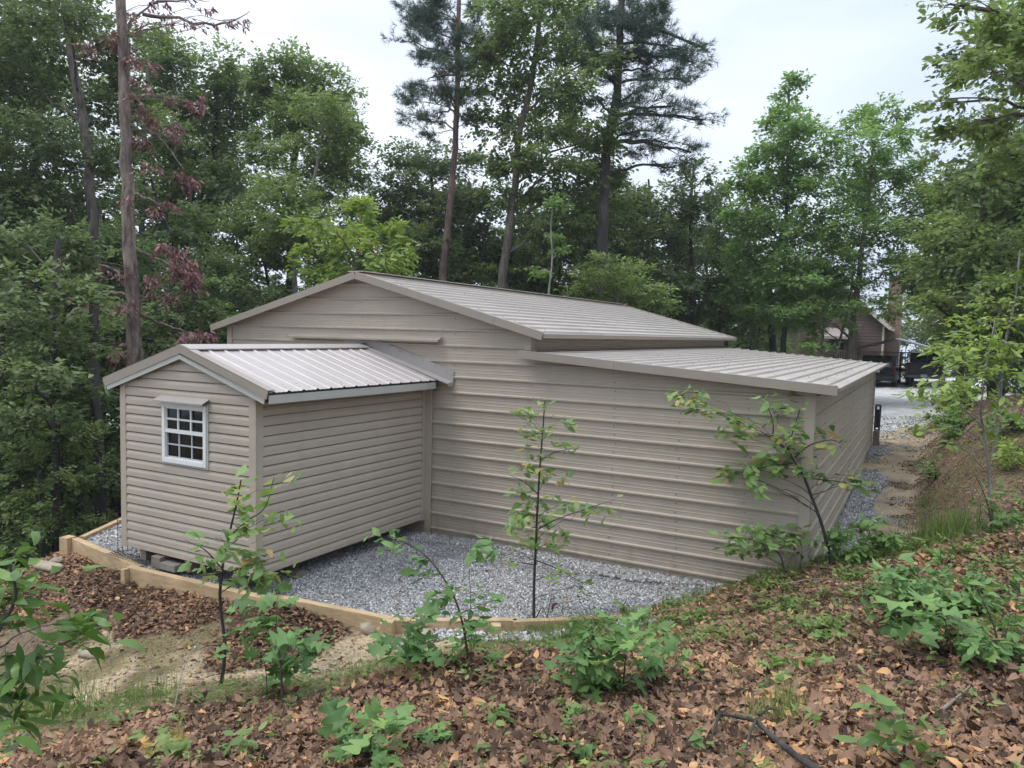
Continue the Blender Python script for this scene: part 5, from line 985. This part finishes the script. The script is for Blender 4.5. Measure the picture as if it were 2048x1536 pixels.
fplant('seedling', 'large-leaved seedling with a whorl of long green leaves in the lower right corner', 'seedling', [[(1812,1530),(1808,1490),(1806,1440),(1812,1400)]], [(1810,1420,34,12),(1780,1455,40,12),(1840,1450,34,12),(1815,1475,30,10)], 'sap', 'ovate', .12, r0=.008, cov=.75, seed=17, nl=4, flat=.9, droop=.1, tintadd=-.1)
fplant('seedling', 'second large-leaved seedling with dark leaves at the bottom edge', 'seedling', [[(1800,1560),(1798,1530)]], [(1770,1515,40,10),(1845,1515,36,10),(1805,1530,40,10)], 'laurel', 'ovate', .12, r0=.008, cov=.8, seed=18, nl=4, flat=.9, tintadd=-.2, d=3.8)
def hang(seed, label, stems, ells, d, leaf, size):
    r = np.random.default_rng(seed); P = [at(u, v, d) for u, v in stems[0]]; b = np.array([P[0][0], P[0][1], h1(P[0][0], P[0][1])]); tr = [b-UPV*.05]+P
    return plant('laurel_bush', label, 'bush', b, tr, [.018, .012, .008, .005], pxell([(*e, r.normal()*.12) for e in ells], d), L[leaf], M['bark_oak'], tm='narrow', size=size, cov=3.0, seed=seed, nl=7, twig=.22, droop=.35, flat=.7, stem='stem', crown='leaves', tintadd=.0)
hang(31, 'glossy laurel bush with long drooping leaves at the left edge in the near foreground', [[(-60,1480),(-20,1300),(30,1200),(20,1130)]], [(20,1130,45,30),(70,1190,55,28),(20,1220,60,40),(100,1250,50,26),(140,1280,30,22),(40,1300,70,36),(110,1310,44,28),(20,1380,50,40),(60,1350,50,30),(-10,1440,40,30),(30,1110,40,14),(-20,1160,50,50)], 3.3, 'laurel', .12)
for i, (u, v, w, h_, sz, tm, leaf, ta, lb) in enumerate([
    (745,1530,110,50,.17,'oak','oakling',.05,'wide patch of bright oak seedlings at the bottom edge, centre left'),
    (690,1500,50,30,.16,'oak','oakling',.0,'oak seedling on the left end of the bottom seedling patch'),
    (860,1510,46,24,.15,'oak','oakling',.02,'oak seedling on the right end of the bottom seedling patch'),
    (320,1515,28,22,.12,'maple','sap',.12,'tiny pale maple seedling alone in the lower left leaf litter'),
    (945,1340,36,14,.12,'maple','sap',.15,'pale yellowish seedling at the foot of the arching sprout'),
    (1128,1530,46,12,.13,'oak','oakling',.12,'bright oak seedling cut by the bottom edge, below the rounded bush'),
    (1640,1335,36,16,.11,'maple','fresh',.2,'trailing vine end with pale lobed leaves on the right leaf litter'),
    (1570,1340,36,10,.11,'maple','fresh',.12,'trailing vine middle with heart-like leaves, left of its pale end'),
    (1690,1275,36,12,.11,'maple','fresh',.15,'trailing vine start climbing toward the big lobed leaves'),
    (1720,1205,40,18,.10,'narrow','fresh',.05,'feathery green seedling on the crest, left of the thicket'),
    (1560,1380,22,10,.09,'maple','sap',.0,'small seedling in the litter below the trailing vine'),
    (2010,1330,30,10,.13,'oak','oakling',.15,'bright lobed seedling at the right edge under the dark shrub'),
    (1270,1450,20,9,.10,'maple','fresh',.1,'little three-leaf seedling below the spreading oak seedling'),
    (1130,1440,26,12,.09,'maple','sap',.05,'little seedling in the litter, centre bottom'),
    (1005,1440,26,16,.09,'ovate','sap',.0,'small upright weed in the litter left of centre bottom'),
    (1420,1490,24,14,.09,'ovate','oakling',.0,'small leafy weed left of the fallen branch'),
    (240,1450,30,14,.11,'narrow','oakling',-.1,'long-leaved weed in the grass at lower left'),
    (500,1490,26,12,.10,'ovate','sap',.0,'small grey green weed near the bottom left'),
    (1250,1230,14,22,.07,'ovate','sap',.1,'thin upright weed at the buried end of the timber edging'),
    (1310,1275,30,14,.11,'ovate','fresh',.1,'leafy weed clump on the mound right of the timber end'),
    (670,1390,24,14,.10,'ovate','sap',.0,'small weed clump right of the oak seedling clump'),
    (1370,1330,24,10,.11,'maple','sap',.18,'pale lobed seedling right of the spreading oak seedling'),
    (540,1190,22,12,.13,'oak','oakling',.0,'oak sprout just below the right corner of the shed'),
    (1590,1110,26,10,.09,'ovate','fresh',.1,'weed clump at the garage corner foot'),
    (1900,1120,40,14,.09,'ovate','fresh',.1,'leafy weed patch between the path shrub and the thicket')]):
    r = np.random.default_rng(i); el = [(u+r.normal()*w*.45, v-h_*.8+r.normal()*h_*.25, w*.5, h_*.4) for q in range(5 if w > 60 else 3)]
    fplant('seedling', lb, 'seedling', [[(u, v), (u+r.normal()*6, v-h_*.8), (u+r.normal()*8, v-h_*1.5)]], el, leaf, tm, sz, r0=.006, cov=1.05 if w > 60 else .9, seed=60+i, nl=4, twig=.14, tintadd=ta, jit=.1)
for i, (u, v, w, h_, leaf, lb) in enumerate([(1900,880,60,40,'fresh','low green weed patch on the upper bank, left of the tall bank sapling'), (2030,930,50,44,'yellow','yellow green weed patch at the right edge of the bank'), (1870,960,34,22,'sap','small weed on the bank face above the grass clump'), (2035,860,50,40,'fresh','leafy green shrub on the bank crest at the right edge'), (1935,820,60,44,'yellow','yellow green shrub on the bank crest behind the tall bank sapling'), (2030,1060,44,36,'fresh','green weed patch low on the right bank'), (1905,830,36,26,'fresh','small shrub at the far left end of the bank crest'), (2010,780,60,50,'yellow','broad yellow green shrub behind the bank crest at the right edge')]):
    r = np.random.default_rng(900+i); el = [(u+r.normal()*w*.5, v-h_*.7+r.normal()*h_*.35, w*.5, h_*.4) for q in range(6)]
    fplant('shrub', lb, 'shrub', [[(u, v), (u+r.normal()*6, v-h_*.8), (u+r.normal()*8, v-h_*1.4)]], el, leaf, 'ovate', .085, r0=.008, more=2.6, cov=.9, seed=160+i, nl=6, twig=.25, tintadd=.02, jit=.25)
# fallen branches
def stick(px, rad, label, lift=.03, mat='twig', subs=()):
    P = []
    for u, v, up in px: p, d = ghit(u, v); P.append(p+UPV*(lift+up))
    P = np.array(P); mb = MB(); mb.tube(spline(P, 24), np.linspace(rad, rad*.4, 24)*(1+.15*np.sin(np.arange(24)*2.1)), 8)
    for s in subs:
        Q = np.array([ghit(u, v)[0]+UPV*(lift+up) for u, v, up in s]); mb.tube(spline(Q, 10), np.linspace(rad*.55, rad*.12, 10), 6)
    tag(mb.build('fallen_branch', M[mat], smooth=True), label, 'branch', 'fallen branches in the leaf litter')
stick([(1700,1600,.0),(1600,1545,.02),(1545,1510,.05),(1510,1488,.08),(1480,1475,.07),(1438,1456,.04)], .020, 'dark forked fallen branch at the bottom edge, right of centre', .05, 'bark_dark', [[(1440,1456,.05),(1425,1490,.02),(1412,1530,-.03)], [(1510,1490,.10),(1495,1515,.06),(1488,1540,.0)], [(1515,1485,.11),(1535,1475,.12),(1555,1472,.1)]])
stick([(1290,1240,.0),(1320,1232,.02),(1350,1228,.03),(1380,1230,.0)], .008, 'thin pale twig lying on the crest of the mound', .03, 'oldwood')
stick([(1560,1178,.02),(1640,1172,.05),(1700,1178,.03),(1760,1190,.0)], .008, 'long thin curved twig behind the vine on the right litter', .03, 'oldwood')
stick([(1880,1440,.02),(1925,1405,.03),(1940,1380,.0)], .012, 'short grey stick in the lower right corner', .03, 'oldwood')
stick([(1740,1290,.03),(1790,1310,.02),(1860,1330,.02),(1925,1345,.0)], .007, 'long dark twig below the thicket', .04, 'twig')
stick([(1830,965,.02),(1850,952,.02),(1870,940,.0)], .014, 'bare stick lying on the bank beside the dirt path', .02, 'oldwood')
stick([(345,1440,.0),(365,1405,.25),(395,1368,.45)], .006, 'thin stick standing slanted in the grass at lower left', .0, 'oldwood')
# ------------------------------------------------------------------ leaf litter, grass, gravel (nobody could count these)
def in_view(p, pad=.06):
    d = p-CAM; z = d@FW; x = d@RT/np.maximum(z, .1); y = d@UP/np.maximum(z, .1)
    return (z > 1.5) & (np.abs(x) < 1024/FPX+pad) & (np.abs(y) < 768/FPX+pad)
def spots(r, n, x0, x1, y0, y1, zone, power=1., cap=1.):
    x = r.uniform(x0, x1, n); y = r.uniform(y0, y1, n); w = np.minimum(zonew(x, y)[:, [ZN.index(z) for z in zone]].sum(1), cap)**power
    keep = r.uniform(0, 1, n) < w; x, y = x[keep], y[keep]; p = np.c_[x, y, H(x, y)]; return p[in_view(p)]
r = np.random.default_rng(500)
V_ = []; F_ = []; T_ = []; n0 = 0
def add(a):
    global n0
    V_.append(a[0]); F_.append(a[1]+n0); T_.append(a[2]); n0 += len(a[0])
P = spots(r, 440000, -11, 4, -7.2, 3.5, ('litter',), 1.2)
bare = np.sin(2.3*P[:, 0]-1.1*P[:, 1]+.6)*np.sin(1.9*P[:, 1]+1.4*P[:, 0])+.35*np.sin(7*P[:, 0]+3*P[:, 1]); P = P[(bare < .55) | (r.uniform(size=len(P)) < .3)]
dist = np.linalg.norm(P-CAM, axis=1)
for base, sel, s0 in (('oak', dist < 6.6, .060), ('ovate', dist >= 6.6, .055)):
    Q = P[sel]; kinds = curls(base, 6, .8)+([] if base == 'ovate' else curls('ovate', 6, 1.1)+curls('narrow', 3, .9)); ki = r.integers(0, len(kinds), len(Q))
    for k, tm in enumerate(kinds):
        q = Q[ki == k]; n = len(q); sz = s0*np.clip(np.exp(r.normal(size=n)*.42), .35, 1.9); a = r.uniform(0, 6.28, n); fw = np.c_[np.cos(a), np.sin(a), r.normal(size=n)*.28]; nr = UPV+r.normal(size=(n, 3))*.32
        lf = .10*np.sin(2.1*q[:, 0]+1.3*q[:, 1])+.08*np.sin(5.3*q[:, 1]-2.2*q[:, 0]); t = np.clip(.42+lf+r.normal(size=n)*.2+(r.uniform(size=n) < .09)*.45-(r.uniform(size=n) < .25)*.3, 0, 1)
        add(scatter(tm, q+np.c_[np.zeros((n, 2)), r.uniform(.003, .036, n)], fw, nr, sz, t))
P = spots(r, 60000, -11, 3.5, -7.2, 14, ('bank', 'mossbank', 'forest', 'moss', 'sand', 'grass'), 1., .32)
n = len(P); a = r.uniform(0, 6.28, n); kinds = curls('ovate', 1, .8)
add(scatter(kinds[0], P+UPV*.012, np.c_[np.cos(a), np.sin(a), r.normal(size=n)*.2], UPV+r.normal(size=(n, 3))*.35, .075*r.uniform(.4, 1.2, n), np.clip(.4+r.normal(size=n)*.2, 0, 1)))
P = spots(r, 30000, -6, .1, -3.4, 0, ('pad',), 1.); P = P[in_poly(P[:, 0], P[:, 1], PADP)][:170]; n = len(P); a = r.uniform(0, 6.28, n); add(scatter(kinds[0], P+UPV*.022, np.c_[np.cos(a), np.sin(a), r.normal(size=n)*.25], UPV+r.normal(size=(n, 3))*.4, .06*r.uniform(.4, 1.3, n), np.clip(.5+r.normal(size=n)*.25, 0, 1)))
mk('leaf_litter', np.concatenate(V_), np.concatenate(F_), L['litter'], None, tint=np.concatenate(T_))['kind'] = 'stuff'
# twigs, pine needles and bark bits in the litter
P = spots(r, 7000, -10, 3.5, -7, 12, ('litter', 'bank', 'mossbank'), 1.); V_ = []; F_ = []; n0 = 0
for p in P[:2600]:
    a = r.uniform(0, 6.28); l = r.uniform(.05, .28); d = np.array([math.cos(a), math.sin(a), r.normal()*.12])*l; m_ = p+d*.5+r.normal(size=3)*.02*l/.2; V, F = tube([p+UPV*.02, m_+UPV*.035, p+d+UPV*.025], [.0035, .003, .0015], 4); V_.append(V); F_.append(F+n0); n0 += len(V)
mk('litter_twigs', np.concatenate(V_), np.concatenate(F_), M['twig'], None)['kind'] = 'stuff'
# grass
def grass(r, P, nb, size, tint):
    n = len(P); k = nb; pos = np.repeat(P, k, 0)+r.normal(size=(n*k, 3))*np.array([.025, .025, 0]); a = r.uniform(0, 6.28, n*k); ln = r.uniform(.15, .9, n*k)
    fw = np.c_[np.cos(a)*ln, np.sin(a)*ln, np.ones(n*k)]; nr = np.c_[np.cos(a), np.sin(a), -.2*np.ones(n*k)]
    return scatter('blade', pos, fw, nr, size*r.uniform(.4, 1.3, n*k), np.clip(tint+r.normal(size=n*k)*.2, 0, 1))
V_ = []; F_ = []; T_ = []; n0 = 0
add(grass(r, spots(r, 16000, -11, 4, -7.2, 3.5, ('grass',), 1.), 6, .11, .45))
P = spots(r, 9000, -2.4, 2.2, -2.8, 1.6, ('grass',), 1.); P = P[np.sin(P[:, 0]*5.1+P[:, 1]*3)*np.sin(P[:, 1]*6.3-P[:, 0]*2.1)+r.normal(size=len(P))*.35 > .12]; add(grass(r, P, 6, .17, .55))
add(grass(r, spots(r, 7000, -2.6, 2.2, -3.2, 1.6, ('litter',), 1., .3), 5, .13, .5))
add(grass(r, spots(r, 9000, -10, 3, -7, -2, ('moss', 'sand'), 1., .22), 5, .05, .4))
add(grass(r, spots(r, 9000, 1, 4, 0, 30, ('grass', 'mossbank'), 1., .5), 6, .09, .5))
add(grass(r, spots(r, 5000, -9, 3, -7, 2, ('litter',), 1., .3), 4, .09, .5))
P = spots(r, 9000, -11, 4, -7.2, 2.5, ('grass',), 1.); n = len(P)     # low broad weeds among the grass
add(scatter('ovate', np.repeat(P, 4, 0)+r.normal(size=(n*4, 3))*np.array([.03, .03, .0])+UPV*.03, np.c_[r.normal(size=(n*4, 2)), .4*np.ones(n*4)], UPV+r.normal(size=(n*4, 3))*.3, .05*r.uniform(.4, 1.3, n*4), np.clip(.4+r.normal(size=n*4)*.2, 0, 1)))
P = spots(r, 12000, -2.4, 2.2, -2.8, 1.6, ('grass', 'litter'), 1., .5); P = P[np.sin(P[:, 0]*4.3-P[:, 1]*2.2+1)*np.sin(P[:, 1]*5.1+P[:, 0]*1.7)+r.normal(size=len(P))*.25 > .45]; P = np.concatenate([P, spots(r, 14000, -5, 3, -7, 2, ('litter',), 1., .045)]); n = len(P); k = 7
q = np.repeat(P, k, 0); hz = np.repeat(r.uniform(.02, .13, n), k)*r.uniform(.3, 1.1, n*k)
add(scatter('ovate', q+r.normal(size=(n*k, 3))*np.array([.025, .025, .0])+UPV*hz[:, None], np.c_[r.normal(size=(n*k, 2)), .35*np.ones(n*k)], UPV+r.normal(size=(n*k, 3))*.35, .048*r.uniform(.4, 1.5, n*k), np.repeat(np.clip(.5+r.normal(size=n)*.2, 0, 1), k)))
mk('grass', np.concatenate(V_), np.concatenate(F_), L['grass'], None, tint=np.concatenate(T_))['kind'] = 'stuff'
def bunch(u, v, n, s, label, spread=.12):
    b, d = ghit(u, v); q = np.random.default_rng(int(u)); P = b+q.normal(size=(n, 3))*np.array([spread, spread, 0]); P[:, 2] = H(P[:, 0], P[:, 1]); t = thing('bunch_grass', b, label, 'grass clump', 'clumps of long grass')
    out = grass(q, P, 7, s, .55); mk('blades', out[0], out[1], L['grass'], t, tint=out[2])
bunch(1880, 1085, 60, .42, 'large bright clump of long grass at the foot of the bank', .17); bunch(1925, 1075, 26, .34, 'smaller grass clump right of the large one, below the bank', .12); bunch(110, 1430, 46, .30, 'long grass clump behind the laurel at lower left', .2); bunch(1560, 1440, 30, .22, 'dry grass clump in the litter above the fallen branch', .1); bunch(1850, 1010, 14, .25, 'small grass tuft on the lower bank beside the path', .08); bunch(290, 1395, 30, .2, 'grass clump in the middle of the left grass strip', .15)
# crushed stone
st = np.array([(0, 0, .62), (.6, .1, .05), (.1, .55, -.05), (-.55, .05, .1), (-.05, -.6, 0), (.05, -.02, -.5)]); sf = np.array([(0,1,2),(0,2,3),(0,3,4),(0,4,1),(5,2,1),(5,3,2),(5,4,3),(5,1,4)])
def stones(P, s, tint):
    n = len(P); q = r
    V, F, T = scatter((st, sf), P, q.normal(size=(n, 3)), q.normal(size=(n, 3)), s*q.uniform(.45, 1.35, n), tint); V = V+q.normal(size=V.shape)*.16*s; return V, F, T
V_ = []; F_ = []; T_ = []; n0 = 0
P = spots(r, 130000, -8.9, .1, -3.5, .2, ('pad',), 1.)
P = P[in_poly(P[:, 0], P[:, 1], PADP) & ~((P[:, 0] > SXL+.3) & (P[:, 0] < SXR-.5) & (P[:, 1] > SY+.6))]
def streak(x, y):   # worn streaks of fine dusty gravel
    return np.exp(-((y-(-.62-.10*np.sin(x*1.3)+.1*(x+3)))/.13)**2)*(x > -4.6)+np.exp(-((x+4.65+.15*np.sin(3*y))/.12)**2)*(y < -.3)+.8*np.exp(-(((x+4.1)/.8)**2+((y+.5)/.22)**2))
P = P[r.uniform(size=len(P)) > .93*np.clip(streak(P[:, 0], P[:, 1]), 0, 1)]
n = len(P); add(stones(P+UPV*.005, .026, np.clip(.46+r.normal(size=n)*.26, 0, 1)))
P = spots(r, 16000, -5.4, .1, -.75, .0, ('pad',), 1.); P = P[P[:, 1] > -.28-.16*np.sin(P[:, 0]*2.)]
n = len(P); add(stones(P+UPV*.02, .042, np.clip(.42+r.normal(size=n)*.24, 0, 1)))
P = spots(r, 30000, .02, .95, .9, 11, ('pad',), .7); P = P[P[:, 0] < .48+.08*np.sin(P[:, 1]*2)]; n = len(P); add(stones(P+UPV*.012, .042, np.clip(.5+r.normal(size=n)*.24, 0, 1)))
P = spots(r, 16000, -11, -8.9, -3.2, 2.5, ('forest', 'pad', 'litter'), 1.); P = P[(P[:, 0] > -9-.83*(P[:, 1]+3)*.5-.1) | in_poly(P[:, 0], P[:, 1], np.array([(-9.1,-3.05),(-11.1,.9),(-8,1.5),(-7.8,-3)]))]; P[:, 2] = np.maximum(P[:, 2], .0)
P = P[in_poly(P[:, 0], P[:, 1], np.array([(-9.1,-3.0),(-11.1,.9),(-8,1.5),(-7.8,-3.2)]))]; n = len(P); add(stones(P+UPV*.006, .04, np.clip(.62+r.normal(size=n)*.24, 0, 1)))
P = spots(r, 5000, -3.4, -1.2, -3.6, -1.7, ('sand', 'grass', 'litter', 'pad'), 1.); P = P[~in_poly(P[:, 0], P[:, 1], PADP)]; dl = np.abs((P[:, 1]+3.1)-(P[:, 0]+3.6)*.64); P = P[dl < .42+.1*np.sin(P[:, 0]*5)]; n = len(P); add(stones(P+UPV*.012, .045, np.clip(.6+r.normal(size=n)*.24, 0, 1)))
P = spots(r, 7000, -3, 3, 11, 19, ('lot', 'dirt'), 1., .6); n = len(P); add(stones(P+UPV*.01, .05, np.clip(.6+r.normal(size=n)*.22, 0, 1)))
P = spots(r, 3500, -6, 2, -6, 11, ('sand', 'dirt', 'moss', 'bank'), 1., .6); n = len(P); add(stones(P+UPV*.004, .022, np.clip(.5+r.normal(size=n)*.25, 0, 1)))
mk('gravel', np.concatenate(V_), np.concatenate(F_), L['stone'], None, tint=np.concatenate(T_))['kind'] = 'stuff'

V_ = []; F_ = []; T_ = []; n0 = 0
P = spots(r, 60000, .5, 3.6, .5, 16, ('bank', 'mossbank'), 1., .6); n = len(P); add(stones(P+UPV*.003, .022, np.clip(.62+r.normal(size=n)*.2, 0, 1)))
P = spots(r, 9000, -9, -3, -6.5, -3.4, ('sand', 'moss', 'grass'), 1., .5); n = len(P); add(stones(P, .022, np.clip(.75+r.normal(size=n)*.2, 0, 1)))
mk('soil_clods', np.concatenate(V_), np.concatenate(F_), L['soil'], None, tint=np.concatenate(T_))['kind'] = 'stuff'

# thin summer air: far trees lift slightly towards the sky's tone
mb = MB(); mb.box((-260, -60, -40), (260, 260, 34)); hz = mb.build('haze', []); hz['kind'] = 'stuff'
hm = bpy.data.materials.new('summer haze'); hm.use_nodes = True; nt = hm.node_tree; nt.nodes.clear()
vo = nt.nodes.new('ShaderNodeVolumePrincipled'); vo.inputs['Color'].default_value = (.92, .95, 1, 1); vo.inputs['Density'].default_value = .0007; vo.inputs['Anisotropy'].default_value = .2
ou = nt.nodes.new('ShaderNodeOutputMaterial'); nt.links.new(vo.outputs[0], ou.inputs['Volume']); hz.data.materials.append(hm)
